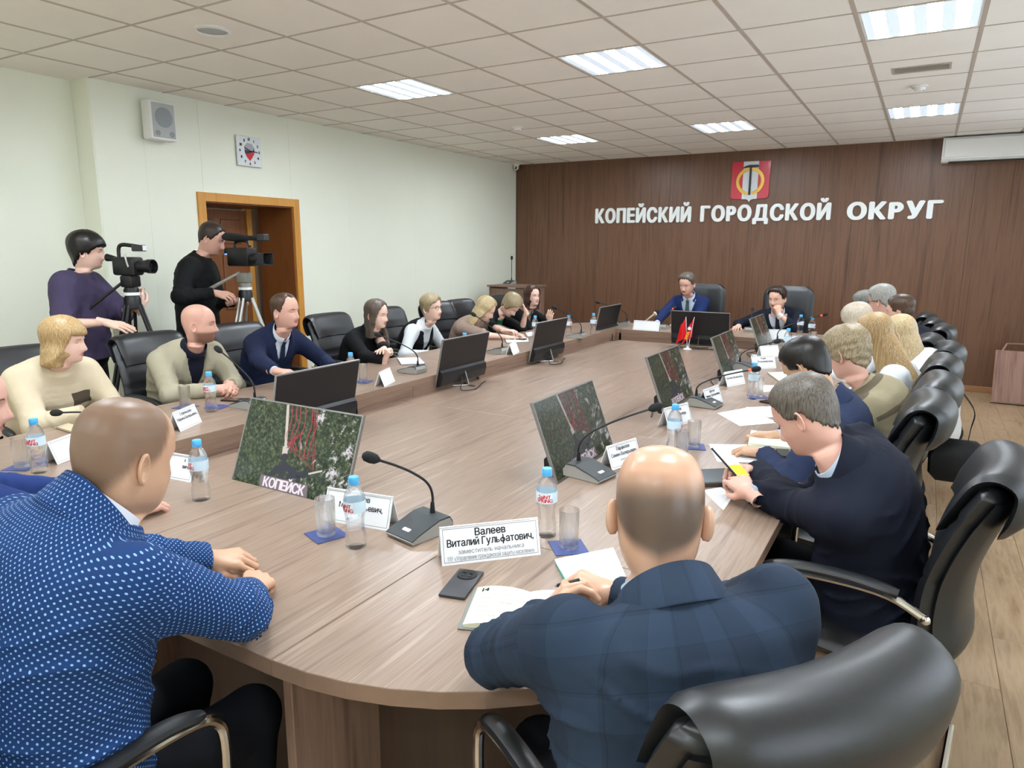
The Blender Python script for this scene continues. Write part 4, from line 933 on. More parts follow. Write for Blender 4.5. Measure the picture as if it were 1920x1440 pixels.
# ---------------------------------------------------------------- hands (right hand: wrist at origin, fingers +y, back of hand +z, thumb on -x)
HANDC = {}
def hand(pose, fine):
    key = (pose, fine)
    if key in HANDC: return HANDC[key]
    cur = {'flat': [(8, 10, 6)]*4, 'relax': [(25, 35, 22), (30, 38, 24), (34, 40, 25), (38, 42, 26)], 'fist': [(72, 95, 55)]*4,
           'clasp': [(38, 62, 40), (42, 66, 42), (46, 68, 42), (50, 68, 42)], 'hold': [(28, 45, 30), (40, 55, 35), (45, 60, 38), (50, 62, 40)], 'pen': [(45, 50, 30), (52, 58, 34), (62, 70, 40), (68, 72, 42)]}[pose]
    kn = [(-.030, .088, .002), (-.009, .094, .004), (.012, .090, .003), (.031, .080, -.001)]
    ln = [(.042, .026, .021), (.046, .029, .022), (.043, .027, .021), (.033, .021, .018)]
    seg = []
    for k, (p, l3, c3) in enumerate(zip(kn, ln, cur)):
        p = np.array(p); a = 0.; sp = R((-5, -1, 3, 8)[k]); seg.append((np.array([p[0]*.35, .012, -.002]), p-[0, .004, .004], .017, .0125))
        rr = (.0092, .0088, .0082, .0076)
        if k == 3: rr = tuple(q*.88 for q in rr)
        for i in range(3):
            a += R(c3[i]); d = np.array([math.sin(sp)*math.cos(a), math.cos(sp)*math.cos(a), -math.sin(a)]); q = p+d*l3[i]; seg.append((p, q, rr[i], rr[i+1])); p = q
    if pose == 'flat': th = [(-.02, .022, -.006), (-.044, .05, -.012), (-.058, .078, -.014), (-.064, .10, -.015)]
    elif pose in ('fist', 'clasp'): th = [(-.018, .022, -.010), (-.040, .050, -.022), (-.036, .080, -.036), (-.018, .094, -.046)]
    else: th = [(-.018, .022, -.010), (-.044, .046, -.024), (-.050, .076, -.036), (-.044, .100, -.046)]
    tr_ = (.0155, .0118, .0102, .0082)
    for i in range(3): seg.append((np.array(th[i]), np.array(th[i+1]), tr_[i], tr_[i+1]))
    def fn(P):
        d = cone(P, (0, -.05, 0), (0, .014, 0), .024, .024)[0]
        n = 0
        for i, (a, b, ra, rb) in enumerate(seg):
            e = cone(P, a, b, ra, rb)[0]; palm = (ra > .012)
            d = smin(d, e, .012 if palm else .0035)
        return d
    lo, hi = (-.09, -.05, -.11), (.07, .22, .04)
    HANDC[key] = surf(fn, lo, hi, .0026 if fine else .0055); return HANDC[key]
# ---------------------------------------------------------------- head
HZ = np.array([.123, .1215, .116, .106, .09, .07, .05, .03, .012, -.005, -.025, -.045, -.065, -.085, -.100, -.110, -.116, -.122, -.138])
HF = np.array([-.002, .012, .032, .052, .071, .085, .0925, .095, .0925, .0885, .088, .0895, .0885, .086, .0805, .068, .046, .030, .026])
HB = np.array([-.012, -.028, -.050, -.069, -.086, -.096, -.1005, -.1005, -.0995, -.096, -.089, -.081, -.075, -.0725, -.072, -.0715, -.0715, -.072, -.075])
HW = np.array([.006, .020, .039, .0555, .0675, .0755, .0785, .079, .0785, .077, .0745, .071, .0655, .058, .049, .042, .046, .051, .0545])
def ring(F_, B_, W_, z, a, c=-.005, e=.92):
    sa, ca = np.sin(a), np.cos(a); x = W_*np.sign(sa)*np.abs(sa)**e
    y = np.where(ca > 0, c+(F_-c)*np.abs(ca)**e, c-(c-B_)*np.abs(ca)**e); return np.stack([x, y, np.full_like(x, z)], -1)
def hp_(z, A): return np.interp(-z, -HZ, A)
def head_grid(na, nr, sp):
    s = np.linspace(-1, 1, na, endpoint=False); a = PI*np.sign(s)*np.abs(s)**1.25
    zs = np.unique(np.concatenate([[.123, .1225, .1215, .119], np.linspace(.116, .09, nr//4), np.linspace(.09, -.105, nr//2+nr//4), np.linspace(-.105, -.138, nr//5+2)]))[::-1]
    # smooth profile
    zf = np.linspace(.123, -.138, 523); k = np.hanning(31); k /= k.sum()
    def prof(A):
        y = np.interp(-zf, -HZ, A); ys = np.convolve(np.pad(y, 15, 'edge'), k, 'valid'); w_ = sst(.123-zf, .0, .02); return y*(1-w_)+ys*w_
    pF, pB, pW = prof(HF), prof(HB), prof(HW)
    f = lambda z, A: np.interp(-z, -zf, A)
    jaw = sp.get('jaw', 1.); fat = sp.get('fat', 1.)
    G_ = []
    for z in zs:
        W_ = f(z, pW); W_ *= 1+(jaw-1)*sst(-z, .02, .08)*(1-sst(-z, .11, .13)); W_ *= 1+(fat-1)*sst(-z, -.01, .05)
        W_ *= 1+(sp.get('neck', 1.)-1)*sst(-z, .105, .122)
        G_.append(ring(f(z, pF), f(z, pB)*(1+(sp.get('neck', 1.)-1)*.7*sst(-z, .05, .12)), W_, z, a))
    Gd = np.array(G_); X, Y, Z = Gd[..., 0], Gd[..., 1], Gd[..., 2]
    fr = sst(np.cos(a)[None, :]*np.ones_like(X), .15, .55)*(Z < .09)*(Z > -.112)
    g = lambda x0, z0, sx, sz: np.exp(-((X-x0)/sx)**2-((Z-z0)/sz)**2)
    nz = np.interp(Z, [-.056, -.050, -.042, -.034, -.015, .008, .022], [0, .012, .0255, .026, .0165, .006, 0]); nw = np.interp(Z, [-.05, -.036, -.01, .02], [.0125, .0115, .0085, .009])
    d = nz*np.exp(-(X/nw)**2)+.007*(g(-.0135, -.045, .006, .0065)+g(.0135, -.045, .006, .0065))
    ec = 1.
    d -= .0115*(g(-.032, .001, .0165, .0105)+g(.032, .001, .0165, .0105)); d += .0035*(g(-.03, .021, .022, .007)+g(.03, .021, .022, .007))
    d += .004*(g(-.045, -.032, .02, .018)+g(.045, -.032, .02, .018))
    d += .0045*g(0, -.062, .022, .0045)+.005*g(0, -.0735, .019, .005)-.004*g(0, -.0672, .022, .0022); d += .005*g(0, -.098, .02, .011)-.003*g(0, -.083, .02, .005)
    Gd[..., 1] += d*fr
    lip = (((X/.0235)**2+((Z+.0672)/.0095)**2) < 1)*(fr > .3)
    return Gd, a, zs, lip.astype(float)
def hairline(kind):
    A = np.array([0, .5, .85, 1.1, 1.3, 1.5, 1.75, 2.0, 2.5, PI])
    Z = {'short': [.082, .080, .066, .040, .0, -.012, .004, -.030, -.062, -.078], 'recede': [.088, .102, .085, .05, .0, -.012, .004, -.03, -.062, -.078],
         'bald': [.2, .2, .2, .15, .03, -.01, .0, -.03, -.06, -.08], 'shaved': [.105, .11, .095, .055, .01, -.01, .0, -.03, -.06, -.08],
         'fringe': [.030, .032, .034, -.02, -.07, -.1, -.12, -.13, -.14, -.15], 'bob': [.086, .080, .04, -.03, -.1, -.3, -.3, -.3, -.3, -.3],
         'mop': [.030, .034, .028, .012, -.02, -.01, -.03, -.05, -.09, -.11], 'long': [.088, .080, .035, -.04, -.2, -.5, -.5, -.5, -.5, -.5], 'womanshort': [.075, .06, .045, .02, -.03, -.05, -.03, -.04, -.075, -.095]}[kind]
    return A, np.array(Z)
def hair_vf(h, fine):
    """closed skin that rises out of the scalp inside the hairline and sinks under the skin elsewhere"""
    kind = h['kind']; na = 96 if fine else 60; s = np.linspace(-1, 1, na, endpoint=False); a = PI*s
    zbot = h.get('zbot', -.11); T_ = h.get('T', .013); rng = np.random.RandomState(h.get('seed', 3))
    top = np.array([.123, .122, .119, .114, .106, .096]); zs = np.concatenate([top, np.linspace(.085, zbot, 44 if fine else 30)])
    W2, B2, F2 = h.get('W', None), h.get('B', None), h.get('F', .03)
    rows = []
    for z in zs:
        W_, B_, F_ = hp_(max(z, -.138), HW), hp_(max(z, -.138), HB), hp_(max(z, -.138), HF)
        if W2 is not None and z < .02:
            k = sst(-z, -.02, .05); k2 = np.clip(-z/.3, 0, 1); W_ = W_*(1-k)+k*(W2+h.get('flare', 0)*k2); B_ = B_*(1-k)+k*(B2+h.get('drape', 0)*k2)
            kf = sst(-z, .06, .12); F_ = F_*(1-kf)+kf*F2
        elif z < -.09: F_ = min(F_, .02)
        rows.append(ring(F_, B_, W_, z, a, e=.95))
    Bg = np.array(rows); du = np.roll(Bg, -1, 1)-np.roll(Bg, 1, 1); dv = np.gradient(Bg, axis=0); N = np.cross(du, dv); N /= np.linalg.norm(N, axis=2)[..., None]+1e-9
    out = Bg-np.array([0, -.005, 0]); nxy = (N[..., :2]*out[..., :2]).sum(2); sg = np.where(np.linalg.norm(N[..., :2], axis=2) > .12, np.sign(nxy), np.sign(N[..., 2]*Bg[..., 2])); sg[sg == 0] = 1; N *= sg[..., None]
    N[0] = (0, 0, 1); N[1, :, 2] = np.abs(N[1, :, 2])
    A, Z = hairline(kind); aa = np.abs(a); part = h.get('part', 0)
    zh = np.interp(aa, A, Z)+.004*np.sin(a*17+1)+.003*np.sin(a*41)
    if part: zh = zh+part*np.sin(a)*sst(1.2-aa, 0, 1.0)
    mask = sst(Bg[..., 2]-zh[None, :], -.004, .014)
    if zbot > -.13: pass
    Tt = T_*(.55+.45*sst(Bg[..., 2], -.06, .07))+h.get('Ttop', 0)*sst(Bg[..., 2], .02, .1)
    if 'Tside' in h: Tt = Tt*(1-sst(aa, .9, 1.3)[None, :]*(1-h['Tside'])*sst(.07-Bg[..., 2], 0, .05))
    n = np.zeros_like(mask)
    for q in range(9):
        f = rng.choice([7, 11, 16, 23, 31, 43]); n += np.sin(f*a[None, :]+rng.uniform(0, 6)+Bg[..., 2]*rng.uniform(-60, 60))*.5/(1+f/16)
    if h.get('curl'):
        P3 = Bg.reshape(-1, 3); n3 = sum(np.sin(P3 @ (rng.normal(size=3)*r_)+rng.uniform(0, 6)) for r_ in (90, 120, 150, 180, 220, 260)); n = n+n3.reshape(n.shape)*h['curl']
    t = -.014+(Tt+.014)*mask+n*mask*T_*h.get('rough', .05)
    Gd = Bg+N*t[..., None]
    if h.get('sweep'):            # long lengths pulled forward or sideways
        k = sst(-Gd[..., 2], .05, .35); Gd[..., 0] += h['sweep'][0]*k; Gd[..., 1] += h['sweep'][1]*k
    return grid(Gd, True, True, True)
def ear_vf(s):
    rho = [(.7, -.006), (1., -.001), (1.04, .007), (.93, .011), (.74, .006), (.5, .002), (.25, .0)]; n = 18; a = np.linspace(0, 2*PI, n, endpoint=False); G_ = []
    for r, x in rho:
        lob = 1-.18*sst(-np.sin(a), .2, 1); yy = -.017*r*np.cos(a)*lob; zz = .031*r*np.sin(a)
        G_.append(np.stack([np.full(n, x), yy, zz], -1))
    V, F = grid(np.array(G_), True, True, True); c, q = math.cos(R(24)), math.sin(R(24)); V = np.stack([V[:, 0]*c-V[:, 1]*q*1., V[:, 1]*c+V[:, 0]*q*-.2, V[:, 2]], 1)
    V = V*[s, 1, 1]+np.array([s*.0785, -.014, -.012])
    if s < 0: F = [f[::-1] for f in F]
    return V, F
# ---------------------------------------------------------------- materials for people
def skin(name, col, stub=(90, 74, 66), lip=(176, 104, 96), rough=.42):
    if name in MATS: return MATS[name]
    col = tuple(q*.95 for q in col); m = mat(name, col, rough, spec=.45); nt = m.node_tree; b = nt.nodes['Principled BSDF']; L = nt.links.new
    at = nt.nodes.new('ShaderNodeAttribute'); at.attribute_name = 'mask'; sx = nt.nodes.new('ShaderNodeSeparateColor'); L(at.outputs['Color'], sx.inputs[0])
    tc = nt.nodes.new('ShaderNodeTexCoord'); n = nt.nodes.new('ShaderNodeTexNoise'); n.inputs['Scale'].default_value = 14; n.inputs['Detail'].default_value = 4; L(tc.outputs['Object'], n.inputs['Vector'])
    m0 = nt.nodes.new('ShaderNodeMix'); m0.data_type = 'RGBA'; L(n.outputs['Fac'], m0.inputs[0]); m0.inputs[6].default_value = lin(tuple(min(255, c*1.05) for c in col)); m0.inputs[7].default_value = lin((col[0]*.97, col[1]*.92, col[2]*.90))
    m1 = nt.nodes.new('ShaderNodeMix'); m1.data_type = 'RGBA'; L(sx.outputs[0], m1.inputs[0]); L(m0.outputs[2], m1.inputs[6]); m1.inputs[7].default_value = lin(stub)
    m2 = nt.nodes.new('ShaderNodeMix'); m2.data_type = 'RGBA'; L(sx.outputs[1], m2.inputs[0]); L(m1.outputs[2], m2.inputs[6]); m2.inputs[7].default_value = lin(lip)
    L(m2.outputs[2], b.inputs['Base Color']); b.inputs['Subsurface Weight'].default_value = .0
    return m
def hairmat(name, c0, c1, rough=.42, zsc=22):
    if name in MATS: return MATS[name]
    m = bpy.data.materials.new(name); m.use_nodes = True; MATS[name] = m; nt = m.node_tree; b = nt.nodes['Principled BSDF']; L = nt.links.new
    tc = nt.nodes.new('ShaderNodeTexCoord'); mp = nt.nodes.new('ShaderNodeMapping'); mp.inputs['Scale'].default_value = (300, 300, zsc); L(tc.outputs['Object'], mp.inputs[0])
    n = nt.nodes.new('ShaderNodeTexNoise'); n.inputs['Scale'].default_value = 1; n.inputs['Detail'].default_value = 3; n.inputs['Distortion'].default_value = .6; L(mp.outputs[0], n.inputs['Vector'])
    cr = nt.nodes.new('ShaderNodeValToRGB'); e = cr.color_ramp.elements; e[0].position = .35; e[0].color = lin(tuple(q*.86 for q in c0)); e[1].position = .66; e[1].color = lin(tuple(q*.88 for q in c1)); L(n.outputs['Fac'], cr.inputs['Fac']); L(cr.outputs['Color'], b.inputs['Base Color'])
    bp = nt.nodes.new('ShaderNodeBump'); bp.inputs['Strength'].default_value = .4; bp.inputs['Distance'].default_value = .002; L(n.outputs['Fac'], bp.inputs['Height']); L(bp.outputs['Normal'], b.inputs['Normal'])
    b.inputs['Roughness'].default_value = rough; b.inputs['Specular IOR Level'].default_value = .4; return m
def cloth(name, col, rough=.85, vary=.06, weave=900, bstr=.25, sheen=.0):
    return mat(name, tuple(c*.80 if max(col) < 150 else c*.90 for c in col), rough, spec=.25, bump=(weave, bstr, .001), vary=(9, vary), sheen=sheen)
EYEW = mat('eye_white', (226, 220, 214), .25); IRIS = mat('eye_iris', (44, 38, 34), .2)
# ---------------------------------------------------------------- the builder
TT = np.array([0, .15, .35, .55, .72, .82, .90, .955, 1.0])
PRO = {'m': (np.array([.172, .170, .170, .178, .184, .172, .130, .088, .064]), np.array([.125, .132, .126, .120, .116, .096, .072, .060, .058]), np.array([.112, .105, .104, .112, .116, .104, .084, .066, .058])),
       'f': (np.array([.178, .160, .148, .158, .164, .152, .112, .074, .054]), np.array([.118, .118, .114, .130, .122, .092, .064, .052, .050]), np.array([.118, .100, .095, .102, .104, .092, .074, .058, .050]))}
def person(label, s):
    sex = s.get('sex', 'm'); fine = s.get('fine', False); vox = s.get('vox', .012); sc = s.get('scale', 1. if sex == 'm' else .95)
    yaw = s['yaw']; hip = np.array([s['hip'][0], s['hip'][1], 0.]); stand = s.get('stand', False); zh = s.get('zh', .93 if stand else .55)
    ca, sa = math.cos(R(yaw)), math.sin(R(yaw)); Rw = np.array([[ca, -sa, 0], [sa, ca, 0], [0, 0, 1.]])
    loc = lambda p: (np.asarray(p, float)-hip) @ Rw; ldir = lambda d: np.asarray(d, float) @ Rw
    H = loc(s['head']); hy, hpi, hr = R(s['hyaw']-yaw), R(s.get('hpitch', 0)), R(s.get('hroll', 0))
    RH = np.array(Matrix.Rotation(hy, 3, 'Z') @ Matrix.Rotation(-hpi, 3, 'X') @ Matrix.Rotation(hr, 3, 'Y'))
    hs = s.get('hscale', sc)
    # neck base: under the head, set back
    dn = RH @ np.array([0, -.03, -.14])*hs
    N = H+dn*.62+np.array([0, -.035, -.058])+np.array(s.get('nb', (0, 0, 0)))
    P0 = np.array([0, 0, zh]); B1 = P0+np.array([0, -.03-.35*min(0, 0), .62*(N[2]-zh)])+np.array(s.get('bulge', (0, 0, 0)))
    tt = np.linspace(0, 1, 41)[:, None]; SP = (1-tt)**2*P0+2*tt*(1-tt)*B1+tt**2*N
    TG = np.gradient(SP, axis=0); TG /= np.linalg.norm(TG, axis=1)[:, None]; tw = R(s.get('twist', 0)); XR = np.array([math.cos(tw), math.sin(tw), 0.])
    XA = XR-TG*(TG @ XR)[:, None]; XA /= np.linalg.norm(XA, axis=1)[:, None]; YA = np.cross(TG, XA)
    Wp, Dfp, Dbp = [q*sc*s.get('girth', 1.)*np.array([1]*7+[.5+.5*s.get('neck', 1.), s.get('neck', 1.)/s.get('girth', 1.)]) for q in PRO[sex]]; Dfp = Dfp+s.get('belly', 0)*np.array([.5, 1, .9, .5, .1, 0, 0, 0, 0])
    tk = tt[:, 0]; Wk, Fk, Bk = np.interp(tk, TT, Wp), np.interp(tk, TT, Dfp), np.interp(tk, TT, Dbp)
    SPL = np.linalg.norm(np.diff(SP, axis=0), axis=1).sum()
    def torso_local(P):
        best = np.full(len(P), 1e9, np.float32); kk = np.zeros(len(P), np.int32)
        for k in range(0, 41, 2):
            d = ((P-SP[k].astype(np.float32))**2).sum(1); m = d < best; best[m] = d[m]; kk[m] = k
        al = ((P-SP[kk])*TG[kk]).sum(1)/SPL; t = kk/40.+al; tc = np.clip(t, 0, 1); f = tc*40; i0 = np.clip(f.astype(int), 0, 39); fr = (f-i0)[:, None]
        S = SP[i0]*(1-fr)+SP[i0+1]*fr; X = XA[i0]*(1-fr)+XA[i0+1]*fr; Y = YA[i0]*(1-fr)+YA[i0+1]*fr
        q = P-S; return t, (q*X).sum(1), (q*Y).sum(1)
    def torso_d(P, off, lo=0., ret=False):
        t, lx, ly = torso_local(P); tc = np.clip(t, 0, 1); W_ = np.interp(tc, TT, Wp)+off; Df = np.interp(tc, TT, Dfp)+off; Db = np.interp(tc, TT, Dbp)+off; D_ = np.where(ly > 0, Df, Db)
        r = ((np.abs(lx/W_))**2.3+(np.abs(ly/D_))**2.3)**(1/2.3); d = (r-1)*np.minimum(W_, D_)*.95
        ex = np.maximum(lo-t, t-1)*SPL; d = np.where(ex > 0, np.maximum(d, ex), d)
        return (d, t, lx, ly) if ret else d
    def tpt(t, x, e):      # point on the front of the torso
        W_ = np.interp(t, TT, Wp)+e; D_ = np.interp(t, TT, Dfp)+e; k = t*40; i = int(min(k, 39)); f = k-i
        S = SP[i]*(1-f)+SP[i+1]*f; X = XA[i]; Y = YA[i]; return S+X*x+Y*D_*max(1-abs(x/W_)**2.3, 0)**(1/2.3)
    # shoulders and arms
    ks = int(.80*40); shw = (.165 if sex == 'm' else .142)*sc*s.get('girth', 1.)
    arms = []; U1, U2 = .285*sc, .25*sc
    for sd, key in ((1, 'R'), (-1, 'L')):
        a = s.get(key)
        sh = SP[ks]+XA[ks]*sd*shw+TG[ks]*(.012)+np.array(s.get('sh'+key, (0, 0, 0)))
        if a is None: a = dict(w=hip+Rw @ np.array([sd*.16, .28, .60]), hint=(sd*.6, -.6, -.4), f=Rw @ np.array([0, 1, -.1]), n=Rw @ np.array([0, 0, 1.]), pose='relax')
        w_ = loc(a['w']); d = w_-sh; L_ = np.linalg.norm(d); mx = (U1+U2)*.985
        if L_ > mx: 
            if a.get('fix'): u1, u2 = U1*L_/mx*1.0, U2*L_/mx
            else: w_ = sh+d*mx/L_; d = w_-sh; L_ = mx; u1, u2 = U1, U2
        else: u1, u2 = U1, U2
        if a.get('fix') and L_ > mx: pass
        dd = d/L_; x = (u1*u1-u2*u2+L_*L_)/(2*L_); hgt = math.sqrt(max(u1*u1-x*x, 1e-6)); hv = np.array(a.get('hint', (sd*.5, -.3, -.8)), float); hv = hv-dd*(hv @ dd); hv = unit(hv)
        el = sh+dd*x+hv*hgt
        arms.append(dict(sd=sd, sh=sh, el=el, w=w_, f=unit(ldir(a.get('f', Rw @ (w_-el)))), n=unit(ldir(a.get('n', (0, 0, 1)))), pose=a.get('pose', 'relax')))
    top = s['top']; off = top.get('off', .014)
    # ---------------- body (skin): head, neck, trunk, arms, hands, legs joined in one mesh
    na = 64 if fine else 40; Gd, az, zs, lip = head_grid(na, 60 if fine else 36, s); Gh = Gd*hs @ RH.T+H
    sa_, ca_ = np.sin(az), np.cos(az)
    def trow(k, o=0.):
        D_ = np.where(ca_ > 0, Fk[k], Bk[k])+o; return SP[k]+XA[k]*((Wk[k]+o)*sa_)[:, None]+YA[k]*(D_*ca_)[:, None]
    rows = list(Gh); e = rows[-1]; b0 = trow(40)
    for f in (.3, .6, .85): rows.append(e*(1-f)+b0*f)
    for k in list(range(40, 26, -1))+list(range(24, -1, -4)): rows.append(trow(k))
    Gb = np.array(rows)[:, ::-1]; parts = [grid(Gb, True, True, True)]; msk = [np.zeros((Gb.shape[0]*na, 2))]
    nh = len(zs)*na; msk[0][:nh, 1] = lip[:, ::-1].ravel()
    hh = s.get('hair', {}); 
    if s.get('stubble'):
        A, Z = hairline(s['stubble']); zl = np.interp(np.abs(az), A, Z); zz = Gd[..., 2]; st = sst(zz-zl[None, :], -.012, .02)*s.get('stubamt', .6)
        if s['stubble'] == 'bald': st *= 1-.95*sst(zz, .015, .075)
        if s.get('beard'): st = np.maximum(st, s['beard']*sst(-zz, .035, .055)*sst(np.abs(az)[None, :]*np.ones_like(zz), 1.9, 1.5)*(1-sst(-zz, .118, .13)))
        msk[0][:nh, 0] = st[:, ::-1].ravel()
    elif s.get('beard'):
        zz = Gd[..., 2]; msk[0][:nh, 0] = (s['beard']*sst(-zz, .035, .055)*sst(np.abs(az)[None, :]*np.ones_like(zz), 1.9, 1.5)*(1-sst(-zz, .118, .13)))[:, ::-1].ravel()
    for sd in (-1, 1):
        v, f = ear_vf(sd); parts.append(((v*hs) @ RH.T+H, f)); msk.append(np.zeros((len(v), 2)))
    for a in arms:
        P = np.vstack([a['sh']*(1-q)+a['el']*q for q in np.linspace(0, 1, 6)]+[a['el']*(1-q)+a['w']*q for q in np.linspace(0, 1, 8)[1:]])
        r = np.interp(np.linspace(0, 1, len(P)), [0, .25, .46, .6, .85, 1], np.array([.05, .046, .037, .039, .028, .024])*sc*(1 if sex == 'm' else .88))
        parts.append(tube(P, r, 14)); msk.append(np.zeros((len(parts[-1][0]), 2)))
        hv, hf = hand(a['pose'], fine or s.get('finehand', False)); hv = hv.copy(); k = sc*(1. if sex == 'm' else .92)
        if a['sd'] < 0: hv[:, 0] *= -1; hf = hf[:, ::-1]
        Yv = a['f']; Zv = a['n']-Yv*(a['n'] @ Yv); Zv = unit(Zv); Xv = np.cross(Yv, Zv)
        hv = a['w']+(hv*k) @ np.array([Xv, Yv, Zv]); parts.append((hv, [tuple(q) for q in hf])); msk.append(np.zeros((len(hv), 2)))
    # legs
    legs = []
    for sd in (-1, 1):
        h0 = P0+np.array([sd*.09, .0, -.03]); 
        if stand: kn = np.array([sd*.10, .03, .48]); an = np.array([sd*.11, -.01, .08])
        else: kn = np.array([sd*.12, .40, .52]); an = np.array([sd*.12, s.get('foot', .34), .09])
        legs.append((h0, kn, an)); P = np.vstack([h0, (h0+kn)/2, kn, (kn+an)/2, an]); parts.append(tube(P, np.array([.075, .065, .05, .045, .035])*sc, 10)); msk.append(np.zeros((len(parts[-1][0]), 2)))
    V, F = J(*parts); o = obj('person', (V, F), s['skin'], None, True, auto=None); o.location = hip; o.rotation_euler = (0, 0, R(yaw))
    tag(o, label, 'person', s.get('group', 'people at the meeting'))
    mk = np.vstack(msk); at = o.data.color_attributes.new('mask', 'FLOAT_COLOR', 'POINT'); at.data.foreach_set('color', np.c_[mk, np.zeros(len(mk)), np.ones(len(mk))].astype(np.float32).ravel())
    # ---------------- hair
    if hh:
        v, f = hair_vf(hh, fine); obj('hair', ((v*hs*1.0) @ RH.T+H, f), hh['mat'], o, True, auto=None)
        for ex in s.get('tails', []):
            P = curve([H+RH @ (np.array(q)*hs) for q in ex[0]], 18); obj('hair_lock', tube(P, np.interp(np.linspace(0, 1, 18), np.linspace(0, 1, len(ex[1])), ex[1]), 12, flat=.6), hh['mat'], o, True, auto=None)
    # ---------------- eyes, brows, glasses
    if not s.get('back'):
        up = lambda vf: ((vf[0]*hs) @ RH.T+H, vf[1])
        for sd in (-1, 1):
            oe = obj('eye', up(ellipsoid((sd*.0318, .0662, .0005), (.0132, .0112, .0062), 14, 8)), EYEW, o, True)
            obj('iris', up(ellipsoid((sd*.0318+s.get('gaze', 0), .0745, .0008), (.0056, .0036, .0054), 10, 6)), IRIS, oe, True)
            P = curve([(sd*.016, .0905, .0175), (sd*.032, .0895, .0225), (sd*.05, .079, .0185)], 8)
            obj('eyebrow', up(tube(P, np.interp(np.linspace(0, 1, 8), [0, .3, 1], [.0028, .0032, .001])*s.get('brow', 1), 6)), s.get('browmat', hh.get('mat', IRIS)), o, True)
            P = curve([(sd*.017, .0775, .0), (sd*.032, .0792, .0062), (sd*.048, .0715, .0005)], 8); obj('eyelid', up(tube(P, .0021, 6)), s['skin'], o, True)
    if s.get('glasses'):
        up = lambda vf: ((vf[0]*hs) @ RH.T+H, vf[1]); g = thing('spectacles', '', '', (0, 0, 0)); del g['label'], g['category']; g.parent = o; gm = s['glasses']
        for sd in (-1, 1):
            a = np.linspace(0, 2*PI, 21); obj('rim', up(tube(np.stack([sd*.033+.0225*np.cos(a), .094-.006*np.abs(np.cos(a)), .0+.0185*np.sin(a)], 1), .0016, 6)), gm, g, True)
            obj('temple', up(tube([(sd*.055, .088, .006), (sd*.078, .05, .006), (sd*.083, -.015, .004)], .0018, 6)), gm, g, True)
        obj('bridge', up(tube([(-.0105, .0945, .004), (0, .0985, .006), (.0105, .0945, .004)], .0016, 6)), gm, g, True)
    # ---------------- upper garment
    fa = top.get('fold', .003); rng = np.random.RandomState(s.get('seed', 1)); kv = [(rng.normal(size=3)*np.array([1, 1, 1.5]), rng.uniform(0, 6)) for _ in range(7)]
    def noise(P, f):
        return sum(np.sin(P @ (k/np.linalg.norm(k)*f*(.7+.25*i)).astype(np.float32)+p) for i, (k, p) in enumerate(kv))/7
    sl = top.get('sleeve', 1.); ar = top.get('arm', 1.); slim = top.get('slim', 1.)
    lo_t = top.get('lo', -.12)
    def upper(P, which=False):
        dT, t, lx, ly = torso_d(P, off, lo_t, True)
        if top.get('lapel'):
            tv, vw = top['v'][1], top['v'][0]; e = np.abs(lx)-vw*(t-tv)/(1-tv); lw = .058*np.clip((t-tv)/.18, 0, 1)*np.clip((1.06-t)/.2, .4, 1); dT = dT-.006*(sst(e, -.004, .004)-sst(e, lw-.004, lw+.004))*(ly > 0)*(t > tv)
        if fa:
            lown = noise(P, 14); r1 = (1-np.abs(np.sin(P @ np.array([14, 9, 46], np.float32)+3.5*lown+kv[0][1])))**3; r2 = (1-np.abs(np.sin(P @ np.array([-22, 12, 36], np.float32)+4*lown+kv[1][1])))**3
            dT = dT-fa*(1.1*r1*sst(lown, -.15, .35)+1.0*r2*sst(-lown, -.15, .35)-.25)*sst(.93-t, 0, .2)+fa*.7*lown*sst(.95-t, 0, .2)
        dA = []
        for a in arms:
            d1, h1 = cone(P, a['sh'], a['el'], (.062 if sex == 'm' else .054)*sc*ar+off*.6, (.047 if sex == 'm' else .042)*sc*ar+off*.5)
            we = a['el']+(a['w']-a['el'])*min(sl, 1.) if sl > 0 else a['el']
            r1 = .047*sc*ar+off*.5; rw = (.034*sc*ar+off*.45)
            d2, h2 = cone(P, a['el'], a['el']+(a['w']-a['el'])*1.05, r1, rw)
            ax = unit(a['w']-a['el']); d2 = np.maximum(d2, (P-(a['el']+(a['w']-a['el'])*max(sl, .02)).astype(np.float32)) @ ax.astype(np.float32))
            if sl <= 0:
                ax1 = unit(a['el']-a['sh']); d1 = np.maximum(d1, (P-(a['sh']+(a['el']-a['sh'])*(1+sl)).astype(np.float32)) @ ax1.astype(np.float32)); d = d1
            else: d = smin(d1, d2, .02)
            if fa:
                s1 = h1*.29; s2 = h2*.25; nz = noise(P, 20); d = d-fa*1.0*((1-np.abs(np.sin(h1*15+4*nz)))**2*sst(h1, .25, .9)+(1-np.abs(np.sin(h2*14+1+4*nz)))**2*sst(.9-h2, 0, .5)*(h2 > 0)-.2)*(1 if sl > 0 else .3)+fa*.5*nz
            dA.append(d)
        d = dT
        for q in dA: d = smin(d, q, top.get('blend', .04))
        if top.get('v'):
            vw, tv = top['v']; e = np.abs(lx)-vw*(t-tv)/(1-tv); d = np.maximum(d, -np.maximum(e, -ly+.02))
        return (d, dT, dA, t, lx, ly) if which else d
    pts = np.vstack([SP]+[np.vstack([a['sh'], a['el'], a['w']]) for a in arms]); lo_ = pts.min(0)-.26; hi_ = pts.max(0)+.24
    lo_[2] = max(lo_[2], SP[:, 2].min()+lo_t*SPL-.04 if min(a['w'][2] for a in arms) > SP[0, 2] else lo_[2]); hi_[2] = min(hi_[2], max(N[2], max(max(a['w'][2], a['el'][2]) for a in arms))+.1)
    V, F = surf(upper, lo_, hi_, vox)
    uv = None
